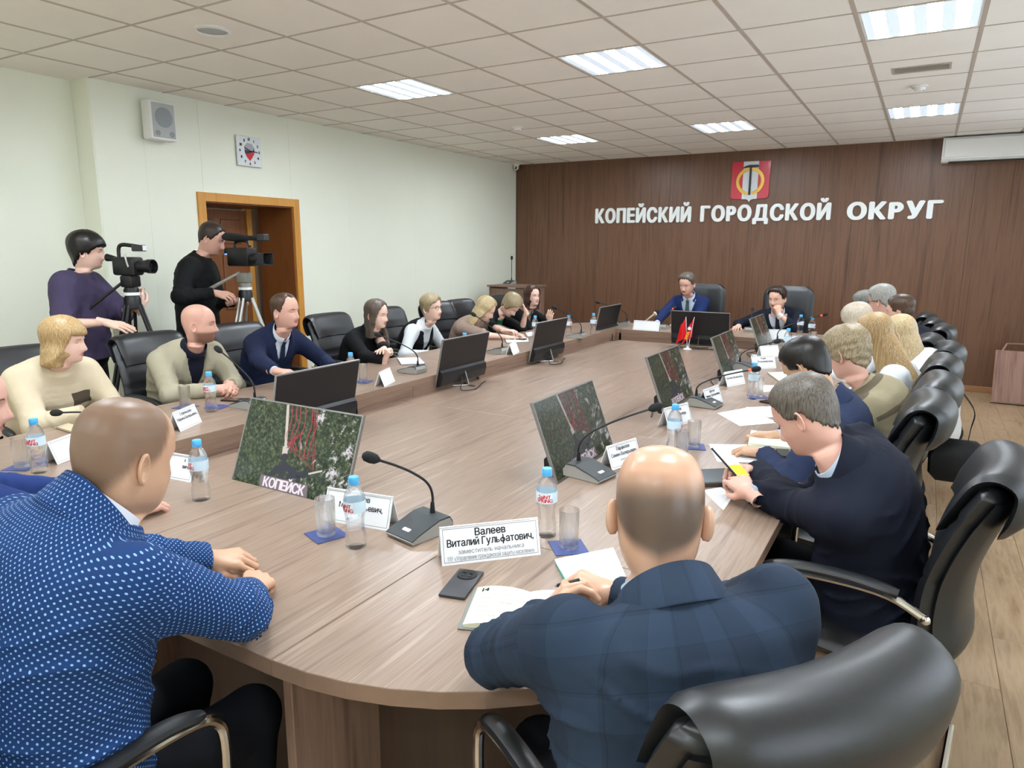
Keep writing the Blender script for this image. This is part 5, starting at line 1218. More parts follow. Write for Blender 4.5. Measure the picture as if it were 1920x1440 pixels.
    if top.get('uv'):
        C_ = V[F].mean(1).astype(np.float32); d, dT, dA, t, lx, ly = upper(C_, True); which = np.argmin(np.stack([dT]+dA), 0); uvs = np.zeros((len(F), 4, 2))
        tv_, lxv, lyv = torso_local(V.astype(np.float32)); ang = np.arctan2(lxv, -lyv); angc = np.arctan2(lx, -ly)
        dlt = (ang[F]-angc[:, None]+PI) % (2*PI)-PI; uvs[..., 0] = (angc[:, None]+dlt)*.165; uvs[..., 1] = tv_[F]*SPL
        for i, a in enumerate(arms):
            m = which == i+1
            for seg in (0, 1):
                A, B = (a['sh'], a['el']) if seg == 0 else (a['el'], a['w']); ax = unit(B-A); ref = unit(np.cross(ax, [0.3, 0, 1])); r2 = np.cross(ax, ref)
                hs0 = ((C_-a['sh']) @ unit(a['el']-a['sh'])); hc = ((C_-a['el']) @ unit(a['w']-a['el'])); mm = m & ((hc > 0) if seg else (hc <= 0)) & (hs0 > .055); q = V-A; g_ = np.arctan2(q @ r2, q @ ref); qc = C_-A; gc = np.arctan2(qc @ r2, qc @ ref); dl = (g_[F]-gc[:, None]+PI) % (2*PI)-PI
                uvs[mm, :, 0] = ((gc[:, None]+dl)*.055)[mm]; uvs[mm, :, 1] = ((q @ ax)[F]+(0 if seg == 0 else .29))[mm]
        uv = uvs.reshape(-1, 2)
    g = obj(top.get('name', 'jacket'), (V, [tuple(q) for q in F]), top['mat'], o, True, auto=None, uv=uv)
    if s.get('over'):
        ov = s['over']
        def vest(P):
            d, t, lx, ly = torso_d(P, ov.get('off', .022), lo_t, True); vw, tv = ov['v']; e_ = np.abs(lx)-vw*(t-tv)/(1-tv); d = np.maximum(d, -np.maximum(e_, -ly+.02))
            for a in arms: d = np.maximum(d, -cone(P, a['sh']+(a['sh']-SP[ks])*.22, a['el'], .052, .07)[0])
            return np.maximum(d, (t-.93)*SPL)
        V2, F2 = surf(vest, SP.min(0)-[.26, .2, .06], SP.max(0)+[.26, .2, .05], vox*.85); obj(ov['name'], (V2, [tuple(q) for q in F2]), ov['mat'], o, True, auto=None)
    # undershirt showing in the opening, tie
    if top.get('shirt'):
        rows = [trow(k, .005) for k in range(8, 39)]
        obj(top.get('shirtname', 'shirt'), grid(np.array(rows), True, False, False), top['shirt'], o, True, auto=None)
    if top.get('tie'):
        rows = []
        for t, hw in zip(np.linspace(.975, .25, 22), np.interp(np.linspace(.975, .25, 22), [.25, .9, .93, .955, .975], [.042, .019, .014, .022, .02])):
            rows.append([tpt(t, x, .012+.006*(1-abs(x/hw))+(.006 if t > .935 else 0)) for x in np.linspace(-hw, hw, 5)])
        Gt = np.array(rows); ti = obj('tie', grid(Gt, False), top['tie'], o, True, auto=None)
    # collars
    UVC = []
    def band(r0, r1, hb, hf, aop, th, dz0=-.01, drop=.02, k=40):
        aa = np.linspace(aop, 2*PI-aop, 40); w_ = .5-.5*np.cos(aa); S, X, Y, Tn = SP[k], XA[k], YA[k], TG[k]; hgt = hf+(hb-hf)*w_; base = dz0-drop*(1-w_)
        G_ = []
        for rr, fr in ((r0, 0.), (r1, 1.), (r1-th, 1.), (r0-th, 0.)):
            G_.append(S+X*(rr*1.06*np.sin(aa))[:, None]+Y*(rr*np.cos(aa)+.0)[:, None]+Tn*(base+hgt*fr)[:, None])
        Gd_ = np.array(G_+[G_[0]]).transpose(1, 0, 2); UVC.clear()
        for i in range(39):
            for j in range(4):
                for (p_, q_) in ((i, j), (i, j+1), (i+1, j+1), (i+1, j)): UVC.append((aa[p_]*(rr+.03), q_*.05))
        return grid(Gd_, False)
    cl = top.get('collar'); rn = Wk[40]
    if cl == 'suit':
        bd = band(rn+.034, rn+.013, .066, .014, top.get('aop', .75), .008, -.018, .03); obj('collar', bd, top['mat'], o, True, auto=None, uv=np.array(UVC) if top.get('uv') else None)
        obj('shirt_collar', band(rn+.012, rn+.003, .048, .036, .16, .004, -.008, .022), top.get('shirt') or PAPER, o, True, auto=None)
    elif cl == 'crew': obj('neckband', band(rn+.020, rn+.006, .026, .022, .0, .006, -.008, .02), top.get('cmat', top['mat']), o, True, auto=None)
    elif cl == 'turtle': obj('roll_neck', band(rn+.016, rn+.006, .07, .05, .0, .006, -.012, .015), top.get('cmat', top['mat']), o, True, auto=None)
    elif cl == 'shirt': obj('shirt_collar', band(rn+.022, rn+.008, .05, .03, .35, .005, -.01, .03), top.get('cmat', top['mat']), o, True, auto=None)
    elif cl == 'coat': obj('collar', band(rn+.034, rn+.02, .06, .03, .5, .008, -.014, .03), top.get('cmat', top['mat']), o, True, auto=None)
    if top.get('cuff'):
        for a in arms:
            ax = unit(a['w']-a['el']); c = a['el']+(a['w']-a['el'])*sl
            obj('shirt_cuff', tube([c-ax*.03, c+ax*.016], [.031*sc, .030*sc], 18), top['cuff'], o, True, auto=40)
    # ---------------- trousers, shoes
    def lower(P):
        d = cone(P, P0+[0, 0, -.02], P0+[0, 0, .06], .15*sc*s.get('girth', 1.), .14*sc)[0]
        for h0, kn, an in legs:
            e = smin(cone(P, h0, kn, .088*sc, .068*sc)[0], cone(P, kn, an, .066*sc, .055*sc)[0], .02); e = np.maximum(e, .07-P[:, 2]); d = smin(d, e, .03)
        return d
    lp = np.vstack([np.array(q) for q in legs]+[P0]); V, F = surf(lower, lp.min(0)-[.2, .2, .08], lp.max(0)+[.2, .2, .12], s.get('lvox', .022))
    obj('trousers', (V, [tuple(q) for q in F]), s['trous'], o, True, auto=None)
    for h0, kn, an in legs:
        P = np.array([an+[0, -.06, -.03], an+[0, -.03, -.035], an+[0, .05, -.045], an+[0, .12, -.055], an+[0, .18, -.062]]); obj('shoe', tube(P, [.02, .04, .043, .04, .018], 12, flat=.75), LEATHER, o, True)
    return o
# ================================================================== cloth patterns (UV in metres)
def uvnodes(name, base, rough=.85):
    m = cloth(name, base, rough); nt = m.node_tree; uv = nt.nodes.new('ShaderNodeUVMap'); return m, nt, uv.outputs[0]
def mixin(nt, fac, c2):
    b = nt.nodes['Principled BSDF']; old = b.inputs['Base Color'].links[0].from_socket; mx = nt.nodes.new('ShaderNodeMix'); mx.data_type = 'RGBA'
    nt.links.new(fac, mx.inputs[0]); nt.links.new(old, mx.inputs[6]); mx.inputs[7].default_value = lin(c2); nt.links.new(mx.outputs[2], b.inputs['Base Color'])
def M(nt, op, a, b=None):
    n = nt.nodes.new('ShaderNodeMath'); n.operation = op
    for i, q in enumerate((a, b)):
        if q is None: continue
        if isinstance(q, (int, float)): n.inputs[i].default_value = q
        else: nt.links.new(q, n.inputs[i])
    return n.outputs[0]
def uvsplit(nt, uv, ang=0., sc=1.):
    mp = nt.nodes.new('ShaderNodeMapping'); mp.inputs['Rotation'].default_value = (0, 0, ang); mp.inputs['Scale'].default_value = (sc, sc, sc); nt.links.new(uv, mp.inputs[0])
    s = nt.nodes.new('ShaderNodeSeparateXYZ'); nt.links.new(mp.outputs[0], s.inputs[0]); return s.outputs[0], s.outputs[1]
DOTS, nt, uv = uvnodes('blue_dotted_cloth', (32, 70, 130))
x, y = uvsplit(nt, uv, R(45), 1/.0092)
dx, dy = M(nt, 'SUBTRACT', M(nt, 'FRACT', x), .5), M(nt, 'SUBTRACT', M(nt, 'FRACT', y), .5)
mixin(nt, M(nt, 'LESS_THAN', M(nt, 'ADD', M(nt, 'MULTIPLY', dx, dx), M(nt, 'MULTIPLY', dy, dy)), .036), (134, 172, 214))
PLAID, nt, uv = uvnodes('dark_checked_cloth', (46, 60, 80))
x, y = uvsplit(nt, uv, 0, 1/.055)
ln = M(nt, 'MAXIMUM', M(nt, 'LESS_THAN', M(nt, 'FRACT', x), .035), M(nt, 'LESS_THAN', M(nt, 'FRACT', y), .035)); mixin(nt, M(nt, 'MULTIPLY', ln, .38), (14, 20, 34))
x2, y2 = uvsplit(nt, uv, 0, 1/.11)
mixin(nt, M(nt, 'MULTIPLY', M(nt, 'LESS_THAN', M(nt, 'FRACT', x2), .45), .09), (66, 88, 114)); mixin(nt, M(nt, 'MULTIPLY', M(nt, 'LESS_THAN', M(nt, 'FRACT', y2), .45), .08), (66, 88, 114))
STRIPE, nt, uv = uvnodes('beige_striped_knit', (176, 164, 134))
x, y = uvsplit(nt, uv, 0, 1/.125)
mixin(nt, M(nt, 'LESS_THAN', M(nt, 'FRACT', M(nt, 'ADD', y, .25)), .2), (106, 96, 78))
CREAM, nt, uv = uvnodes('cream_sweatshirt', (222, 206, 176))
x, y = uvsplit(nt, uv, 0, 1.)
def rect(x0, x1, y0, y1): return M(nt, 'MULTIPLY', M(nt, 'MULTIPLY', M(nt, 'GREATER_THAN', x, x0), M(nt, 'LESS_THAN', x, x1)), M(nt, 'MULTIPLY', M(nt, 'GREATER_THAN', y, y0), M(nt, 'LESS_THAN', y, y1)))
# the front of the body lies at u = +-pi*.165; a dark patch pocket on her left side, dark cuffs and shoulder outline
pk = rect(.405, .475, .17, .275) ; pk2 = rect(-.475, -.385, .345, .435)
mixin(nt, pk2, (84, 74, 62))
NAVY = cloth('navy_suit_cloth', (25, 30, 48), vary=.08); BLUE = cloth('blue_suit_cloth', (42, 66, 132)); DKNAVY = cloth('dark_navy_suit_cloth', (24, 30, 46)); MIDB = cloth('mid_blue_suit_cloth', (52, 64, 98))
BEIGE = cloth('beige_blazer_cloth', (178, 170, 146)); BLKC = cloth('black_cloth', (22, 22, 25)); BLKN = cloth('black_knit', (24, 26, 28), vary=.12); PURP = cloth('purple_sweatshirt', (86, 76, 108)); WHITEC = cloth('white_blouse', (226, 230, 232), vary=.02)
PINKB = cloth('dusty_pink_blouse', (166, 142, 130)); GREEN = cloth('green_blouse', (34, 122, 78)); SHIRTW = cloth('white_shirt', (222, 226, 236), vary=.02); SHIRTB = cloth('pale_blue_shirt', (190, 206, 224), vary=.02); TURT = cloth('navy_roll_neck', (28, 30, 50))
JEANS = cloth('blue_jeans', (62, 84, 112)); TROUS = cloth('black_trousers', (18, 20, 26)); GREYT = cloth('grey_green_tie', (84, 104, 104)); BLTIE = cloth('dark_blue_tie', (28, 50, 78)); DKTIE = cloth('charcoal_tie', (52, 54, 66)); WJACK = mat('white_satin_jacket', (206, 206, 206), .38, spec=.5, vary=(8, .04))
SK = dict(a=skin('skin_warm', (222, 180, 158), (128, 110, 98)), b=skin('skin_tan', (204, 164, 134), (112, 88, 70)), c=skin('skin_ruddy', (220, 174, 156), (160, 134, 120)), f=skin('skin_fair', (232, 196, 178), lip=(196, 126, 120)), d=skin('skin_bald', (214, 172, 144), (94, 80, 70), rough=.3))
HM = dict(black=hairmat('black_hair', (16, 13, 12), (36, 29, 26), .35), brown=hairmat('brown_hair', (62, 44, 32), (104, 78, 58)), dbrown=hairmat('dark_brown_hair', (36, 26, 20), (66, 48, 38)), grey=hairmat('grey_brown_hair', (74, 66, 58), (124, 114, 102)), lgrey=hairmat('light_grey_hair', (142, 140, 132), (204, 202, 194)),
          blond=hairmat('blond_hair', (166, 128, 78), (222, 190, 138)), ash=hairmat('ash_blond_hair', (130, 112, 84), (200, 180, 142)), lblond=hairmat('light_blond_hair', (176, 148, 104), (226, 204, 160)), wblond=hairmat('whitish_blond_hair', (178, 162, 138), (222, 208, 188)), ashbr=hairmat('ash_brown_hair', (72, 60, 52), (124, 108, 94)), chest=hairmat('chestnut_hair', (52, 28, 22), (92, 54, 42)))
TABH = TZ+.030
CH_R, CH_L, EX = [], [], []
def clasp(c, yaw, pose='clasp', spread=.05, up=0.):
    f, r = cdir(yaw), cdir(yaw-90); c = np.asarray(c, float)
    return dict(w=c-f*.075+r*spread*1.3, f=f*.62-r*.55+[0, 0, up], n=r*.55+f*.1+np.array([0, 0, .75]), pose=pose, hint=(.75, -.5, -.35)), dict(w=c-f*.075-r*spread*1.3, f=f*.62+r*.55+[0, 0, up], n=-r*.55+f*.1+np.array([0, 0, .75]), pose=pose, hint=(-.75, -.5, -.35))
def rest(p, yaw, sd, pose='relax', out=.1):
    f, r = cdir(yaw), cdir(yaw-90); return dict(w=np.asarray(p, float), f=f-r*sd*out, n=(0, 0, 1.), pose=pose, hint=(sd*.8, -.5, -.3))
suit = lambda m, shirt, tie=None, **k: dict(dict(mat=m, name='jacket', off=.017, v=(.078, .46), lapel=True, shirt=shirt, tie=tie, collar='suit', cuff=shirt, sleeve=.97, fold=.004, blend=.045), **k)
bsuit = lambda m, shirt, **k: dict(dict(mat=m, name='jacket', off=.018, collar='suit', shirt=shirt, cuff=shirt, sleeve=.96, fold=.0045, blend=.05, aop=.9), **k)
knit = lambda m, **k: dict(dict(mat=m, name='sweater', off=.017, collar='crew', sleeve=.97, fold=.004, blend=.05, cmat=m), **k)
# ---- near end of the table
c2 = onZ(438, 1070, TABH+.005)
R_, L_ = clasp(c2, 20, 'clasp', .055)
R_['w'] = onZ(466, 1112, TABH+.016); R_['hint'] = (.9, .0, -.35); R_['f'] = unit(onZ(505, 1062, TABH)-onZ(470, 1112, TABH)); R_['n'] = (.35, -.2, .8)
L_['w'] = onZ(386, 1050, TABH+.02); L_['f'] = unit(onZ(500, 1045, TABH)-onZ(400, 1052, TABH)); L_['n'] = (-.2, -.5, .8)
p2h = atd(233, 858, 1.42)
person('bald man in a blue jacket with white dots, hands on the table', dict(head=p2h, hyaw=4, hpitch=14, hip=(p2h[0]-.03, p2h[1]-.2), yaw=4, R=R_, L=L_, skin=SK['b'], stubble='shaved', stubamt=.9, fine=True, vox=.008, girth=1.14, jaw=1.08, fat=1.06, hscale=1.0, nb=(0, .01, .05), shR=(.01, 0, .02), back=True, seed=4,
       top=bsuit(DOTS, SHIRTW, uv=True, fold=.009), trous=TROUS, lvox=.016, neck=1.14))
p1h = atd(-62, 756, 2.05)
person('man in a plain royal blue suit cut off by the picture edge', dict(head=p1h, hyaw=-32, hpitch=8, hip=(p1h[0]-.03, p1h[1]-.24), yaw=-5, R=rest(p1h+[.22, .32, TABH-p1h[2]], 0, 1), L=rest(p1h+[-.1, .36, TABH-p1h[2]], 0, -1), skin=SK['c'], hair=dict(kind='short', mat=HM['brown'], T=.012), vox=.011, finehand=True, top=bsuit(BLUE, cloth('pink_shirt', (214, 130, 140), vary=.02), v=(.07, .5)), trous=TROUS))
r0h = atd(1236, 962, 1.27)
f0 = cdir(32)
r0hip = r0h+np.array([.10, -.12, 0])
Lw = onZ(1018, 1158, .80); Rw_ = onZ(1150, 1112, .84)
person('balding man in a dark checked jacket writing in a notebook', dict(head=r0h, hyaw=20, hpitch=20, hip=r0hip[:2], yaw=46, twist=-6, skin=SK['d'], stubble='bald', stubamt=.95, fine=True, vox=.008, girth=1.14, jaw=1.05, hscale=1.0, back=True, seed=9, belly=.03, nb=(0, 0, .02), shR=(.0, .0, .035), shL=(0, 0, .03),
       L=dict(w=Lw, f=unit(onZ(1075, 1085, .9)-Lw), n=(-.75, -.35, .4), pose='hold', hint=(-.9, -.1, -.3)), R=dict(w=Rw_, f=unit(onZ(1075, 1085, .88)-Rw_), n=(.55, .0, .75), pose='pen', hint=(.9, -.3, -.4)),
       top=bsuit(PLAID, SHIRTB, uv=True, fold=.009, cuff=None), trous=TROUS, lvox=.016, neck=1.08))
r1h = atd(1512, 780, 2.2)
Rw1 = onZ(1408, 925, .815); Lw1 = onZ(1418, 880, .815); ph1 = onZ(1355, 872, .86)
person('man in a navy suit reading a phone held in both hands', dict(head=r1h, hyaw=72, hpitch=32, hip=(r1h[0]+.24, r1h[1]+.08), yaw=78, skin=SK['c'], hair=dict(kind='short', mat=HM['grey'], T=.010, Ttop=.005, seed=5), fine=True, vox=.009, girth=1.12, seed=2, belly=.03, fat=1.05,
       R=dict(w=Rw1, f=unit(ph1-Rw1), n=(.1, -.7, .7), pose='hold', hint=(.7, -.3, -.5), fix=True), L=dict(w=Lw1, f=unit(ph1-Lw1), n=(.1, .6, .75), pose='hold', hint=(-.7, -.4, -.5), fix=True),
       top=bsuit(NAVY, SHIRTB, fold=.009), trous=TROUS, lvox=.016))
# ---- left row, backs to the cream wall
def lrow(px, x=1.72):
    h = onX(px[0], px[1], x); CH_L.append(h); return h
def seat_l(h, dx=.26): return (h[0]-dx, h[1])
h = lrow((120, 640))
person('blond woman with a fringe in a cream sweatshirt with dark patches', dict(sex='f', head=h, hyaw=-48, hpitch=4, hip=seat_l(h), yaw=-92, skin=SK['f'], hair=dict(kind='fringe', mat=HM['blond'], T=.020, zbot=-.13, W=.085, B=-.098, F=.03, flare=.06, seed=8, rough=.09), vox=.009, finehand=True, girth=1.2, fat=1.1, scale=.97, nb=(0, 0, .015),
       R=dict(w=onZ(160, 776, TABH+.01), f=unit([.35, .9, 0]), n=(.2, 0, 1), pose='flat', hint=(.6, -.1, -.8)), L=dict(w=onZ(196, 764, TABH+.012), f=unit([.3, -.9, 0]), n=(.2, 0, 1), pose='flat', hint=(-.6, -.1, -.8)),
       top=knit(CREAM, uv=True, off=.024, arm=1.15), trous=TROUS))
h = lrow((373, 608)); R_, L_ = clasp(onZ(436, 727, TABH+.02), -75, 'clasp', .05)
person('shaven headed bearded man in a beige blazer over a dark roll neck', dict(head=h, hyaw=-46, hpitch=2, hip=seat_l(h), yaw=-88, skin=skin('skin_bearded', (220, 172, 154), (122, 86, 70)), stubble='shaved', stubamt=.22, beard=.95, browmat=HM['ashbr'], vox=.009, finehand=True, girth=1.12, fat=1.05, R=R_, L=L_,
       top=suit(BEIGE, TURT, v=(.07, .3), collar='turtle', cmat=TURT, cuff=None, fold=.005), trous=TROUS))
h = lrow((535, 584)); 
person('short haired man in a navy suit, white shirt and dark tie', dict(head=h, hyaw=-78, hpitch=0, hip=seat_l(h), yaw=-88, skin=SK['c'], hair=dict(kind='recede', mat=HM['brown'], T=.009, Tside=.6), vox=.01, girth=1.04, R=rest(onZ(545, 735, TABH), -80, 1), L=rest(onZ(625, 690, TABH), -95, -1), top=suit(cloth('deep_blue_suit_cloth', (32, 42, 76)), SHIRTW, BLTIE), trous=TROUS))
h = lrow((706, 590))
Rw6 = onX(722, 676, 2.05)
person('woman in a black jacket with long ash brown hair, fist raised', dict(sex='f', head=h, hyaw=-80, hpitch=4, hip=seat_l(h), yaw=-85, skin=SK['f'], hair=dict(kind='bob', mat=HM['ashbr'], T=.016, zbot=-.20, W=.08, B=-.098, F=.028, seed=4, part=-.02), tails=[([(-.066, .02, -.09), (-.075, .05, -.17), (-.07, .075, -.25), (-.07, .085, -.34)], [.02, .024, .022, .012])], vox=.011, finehand=True, girth=1.05,
       R=dict(w=Rw6, f=(.25, .1, 1.), n=(-.2, -.8, .2), pose='fist', hint=(.6, -.2, -.9)), L=dict(w=onZ(742, 690, TABH+.01), f=unit([.5, -.8, 0]), n=(0, 0, 1), pose='flat', hint=(-.9, -.3, -.4)), top=suit(BLKC, BLKN, v=(.06, .45), collar='coat', cuff=None), trous=TROUS))
h = lrow((809, 578))
person('short haired woman with glasses in a white shirt and black waistcoat', dict(sex='f', head=h, hyaw=-88, hpitch=-4, hip=seat_l(h), yaw=-84, skin=SK['f'], hair=dict(kind='womanshort', mat=HM['ash'], T=.017, Ttop=.008, seed=6, part=-.03), glasses=mat('spectacle_frame', (58, 40, 34), .3), vox=.011, R=dict(w=(1.86, h[1]-.22, .7), f=(1, 0, -.2), n=(0, 0, 1), hint=(.6, -.6, -.4)), L=dict(w=(1.86, h[1]+.2, .7), f=(1, 0, -.2), n=(0, 0, 1), hint=(-.6, -.6, -.4)),
       top=dict(mat=WHITEC, name='shirt', off=.012, collar='shirt', cmat=WHITEC, sleeve=.95, fold=.004, blend=.04, arm=1.05), over=dict(name='waistcoat', mat=BLKC, v=(.07, .15), off=.026), trous=TROUS))
h = lrow((910, 580), 1.78)
person('blond woman in a dusty pink blouse looking down at her hands', dict(sex='f', head=h, hyaw=-72, hpitch=30, hip=seat_l(h, .3), yaw=-82, skin=SK['f'], hair=dict(kind='bob', mat=HM['lblond'], T=.024, zbot=-.20, W=.092, B=-.1, F=.02, flare=.02, seed=12, rough=.14), vox=.012, girth=1.15, finehand=True,
       R=rest(onZ(950, 632, TABH), -70, 1), L=rest(onZ(968, 627, TABH), -95, -1, 'hold'), top=dict(mat=PINKB, name='blouse', off=.018, collar='crew', cmat=PINKB, sleeve=.06, fold=.004, blend=.05, arm=1.15), trous=TROUS))
h = lrow((957, 573), 1.82)
person('woman in green and black with bowed head and hand on her forehead', dict(sex='f', head=h, hyaw=-88, hpitch=46, hip=seat_l(h, .34), yaw=-86, skin=SK['f'], hair=dict(kind='womanshort', mat=HM['ash'], T=.022, Ttop=.012, curl=.12, seed=3), vox=.012, finehand=True,
       R=rest(onZ(985, 640, TABH), -80, 1), L=dict(w=h+[.15, .07, -.06], f=unit([-.35, -.25, .9]), n=(.6, .6, .3), pose='relax', hint=(-.3, .6, -.9)), top=suit(BLKC, GREEN, v=(.08, .25), collar=None, cuff=None, sleeve=.1), trous=TROUS))
h = lrow((998, 556), 1.66)
person('dark haired woman in black with a white scarf edge, head raised', dict(sex='f', head=h, hyaw=-112, hpitch=-6, hip=seat_l(h, .22), yaw=-92, skin=SK['f'], hair=dict(kind='bob', mat=HM['chest'], T=.022, zbot=-.16, W=.09, B=-.098, F=.02, seed=9), vox=.012, R=dict(w=h+[.24, -.02, -.28], f=(0.2, -.2, 1), n=(.3, -.8, 0), pose='relax', hint=(.6, -.2, -.9)), L=rest((1.95, h[1]+.15, .76), -90, -1), top=suit(BLKC, cloth('patterned_scarf', (150, 142, 120), vary=.4), v=(.085, .35), collar='coat', cmat=WHITEC, cuff=None), trous=TROUS))
# ---- standing camera crew
h = onX(163, 472, .62)
s1c = atd(240, 480, 4.75)
person('dark haired youth in a purple sweatshirt operating a video camera', dict(head=h, hyaw=-36, hpitch=4, hip=(h[0]-.05, h[1]-.06), yaw=-55, stand=True, zh=.92, skin=SK['f'], hair=dict(kind='mop', mat=HM['black'], T=.026, zbot=-.125, seed=2, rough=.08), vox=.011, finehand=True, group='camera crew', browmat=HM['black'],
       R=dict(w=atd(196, 604, 4.62), f=unit(atd(240, 614, 4.66)-atd(196, 604, 4.62)), n=(.1, -.35, .8), pose='flat', hint=(.3, -.9, -.5)), L=dict(w=atd(263, 578, 4.86), f=unit([-.1, -.05, 1]), n=(.6, -.6, .1), pose='hold', hint=(-.4, .2, -.9)), top=knit(PURP, sleeve=.28, off=.03, arm=1.2, fold=.006), trous=TROUS))
h = onX(397, 448, .66)
s2c = atd(455, 470, 5.5)
person('man in a black sweater bending to a video camera in the doorway', dict(head=h, hyaw=-52, hpitch=22, hip=(h[0]-.12, h[1]-.1), yaw=-58, stand=True, zh=.94, skin=SK['c'], hair=dict(kind='short', mat=HM['dbrown'], T=.012), vox=.011, finehand=True, girth=1.08, group='camera crew',
       R=dict(w=atd(402, 549, 5.38), f=unit(atd(440, 556, 5.4)-atd(402, 549, 5.38)), n=(.3, -.4, .7), pose='relax', hint=(.6, -.7, -.4)), L=dict(w=atd(436, 566, 5.6), f=unit([.5, .3, .2]), n=(0, .3, .9), pose='hold', hint=(-.6, -.5, -.6)), top=knit(BLKN, off=.02, sleeve=.98, fold=.005), trous=JEANS))
# ---- head of the table
h = onY(1288, 533, -1.42)
EX.append((h[0]+.05, h[1]+.3))
person('grey haired man in a bright blue suit and grey tie at the head', dict(head=h, hyaw=168, hpitch=16, hip=(h[0]+.02, h[1]+.2), yaw=176, skin=SK['c'], hair=dict(kind='short', mat=HM['grey'], T=.015, Ttop=.006), vox=.012, R=rest(onZ(1232, 605, TABH), 176, 1), L=rest(onZ(1272, 606, TABH), 176, -1), top=suit(cloth('bright_blue_suit_cloth', (30, 50, 104)), SHIRTB, GREYT, v=(.10, .35)), trous=TROUS))
h = onY(1457, 560, -1.45)
EX.append((h[0]+.03, h[1]+.34))
person('dark haired man in a dark suit with his hand over his mouth', dict(head=h, hyaw=162, hpitch=8, hip=(h[0]+.04, h[1]+.22), yaw=178, skin=SK['a'], hair=dict(kind='short', mat=HM['dbrown'], T=.016, Ttop=.008), vox=.012, girth=1.15, fat=1.12, R=rest(onZ(1385, 612, TABH), 170, 1), L=dict(w=h+[.055, -.13, -.165], f=unit([-.25, .1, 1]), n=(.5, -.8, .1), pose='fist', hint=(-.8, .1, -.6)), top=suit(DKNAVY, SHIRTW, DKTIE, v=(.11, .3)), trous=TROUS))
# ---- right row, seen from behind
def rrow(u, v, d):
    h = atd(u, v, d); CH_R.append(h); return h
def seat_r(h, dx=.24, lab=None):
    return (h[0]+dx*.62, h[1]-.0)
def rarms(h, dx=-.12): return dict(R=rest((h[0]+dx, h[1]+.16, TABH), 90, 1), L=rest((h[0]+dx, h[1]-.16, TABH), 90, -1))
h = rrow(1513, 690, 3.0)
person('black haired man in a mid blue suit bent over the table', dict(head=h, hyaw=66, hpitch=34, hip=seat_r(h), yaw=86, skin=SK['b'], hair=dict(kind='short', mat=HM['black'], T=.012, Ttop=.005, seed=7), vox=.011, girth=1.05, top=bsuit(MIDB, SHIRTW), trous=TROUS, **rarms(h)))
h = rrow(1590, 664, 3.4)
person('person with short curly blond hair in a beige striped jumper', dict(sex='f', head=h, hyaw=58, hpitch=22, hip=seat_r(h, .34), yaw=84, skin=SK['c'], hair=dict(kind='womanshort', mat=HM['ash'], T=.018, Ttop=.008, curl=.30, rough=.2, seed=15), vox=.011, girth=1.2, scale=1., top=knit(STRIPE, uv=True, off=.024), trous=TROUS, **rarms(h)))
h = rrow(1640, 628, 3.95)
person('woman with very long straight blond hair in a white top', dict(sex='f', head=h, hyaw=62, hpitch=20, hip=seat_r(h, .3), yaw=86, skin=SK['f'], hair=dict(kind='long', mat=hairmat('long_blond_hair', (150, 116, 74), (214, 182, 132), zsc=4), T=.013, zbot=-.42, W=.068, B=-.1, F=.01, flare=-.015, drape=-.09, seed=10), vox=.012, top=knit(WHITEC, off=.014), trous=TROUS, **rarms(h)))
h = rrow(1688, 628, 4.45)
person('woman in a shiny white jacket with blond shoulder length hair', dict(sex='f', head=h, hyaw=68, hpitch=24, hip=seat_r(h, .34), yaw=88, skin=SK['f'], hair=dict(kind='bob', mat=HM['lblond'], T=.016, zbot=-.2, W=.076, B=-.1, F=.01, seed=11, rough=.08), vox=.012, girth=1.38, top=knit(WJACK, off=.03, name='jacket', fold=.006), trous=TROUS, **rarms(h)))
h = rrow(1607, 602, 4.95)
person('woman with whitish blond hair leaning far over the table', dict(sex='f', head=h, hyaw=60, hpitch=20, hip=seat_r(h, .42), yaw=86, skin=SK['f'], hair=dict(kind='bob', mat=HM['wblond'], T=.022, zbot=-.14, W=.086, B=-.1, F=.02, seed=13), vox=.014, top=knit(WHITEC), trous=TROUS, **rarms(h)))
h = rrow(1688, 585, 5.5)
person('man with a short brown crew cut in a dark suit', dict(head=h, hyaw=70, hpitch=8, hip=seat_r(h, .34), yaw=88, girth=1.15, skin=SK['a'], hair=dict(kind='short', mat=HM['brown'], T=.010, Ttop=.01, Tside=.45), vox=.013, top=bsuit(DKNAVY, SHIRTW), trous=TROUS, **rarms(h)))
h = rrow(1652, 565, 6.0)
person('white haired man with black rimmed glasses beside the crew cut man', dict(head=h, hyaw=66, hpitch=10, hip=seat_r(h, .34), yaw=88, skin=SK['c'], hair=dict(kind='short', mat=HM['lgrey'], T=.02, Ttop=.01), glasses=mat('black_spectacle_frame', (20, 20, 22), .3), vox=.014, top=bsuit(DKNAVY, SHIRTW), trous=TROUS, **rarms(h)))
h = rrow(1621, 573, 6.6)
person('grey haired man at the far end of the right row', dict(head=h, hyaw=62, hpitch=14, hip=seat_r(h, .4), yaw=92, skin=SK['c'], hair=dict(kind='short', mat=hairmat('mid_grey_hair', (112, 112, 106), (160, 160, 152)), T=.018, Ttop=.008), vox=.014, top=bsuit(DKNAVY, SHIRTW), trous=TROUS, **rarms(h)))
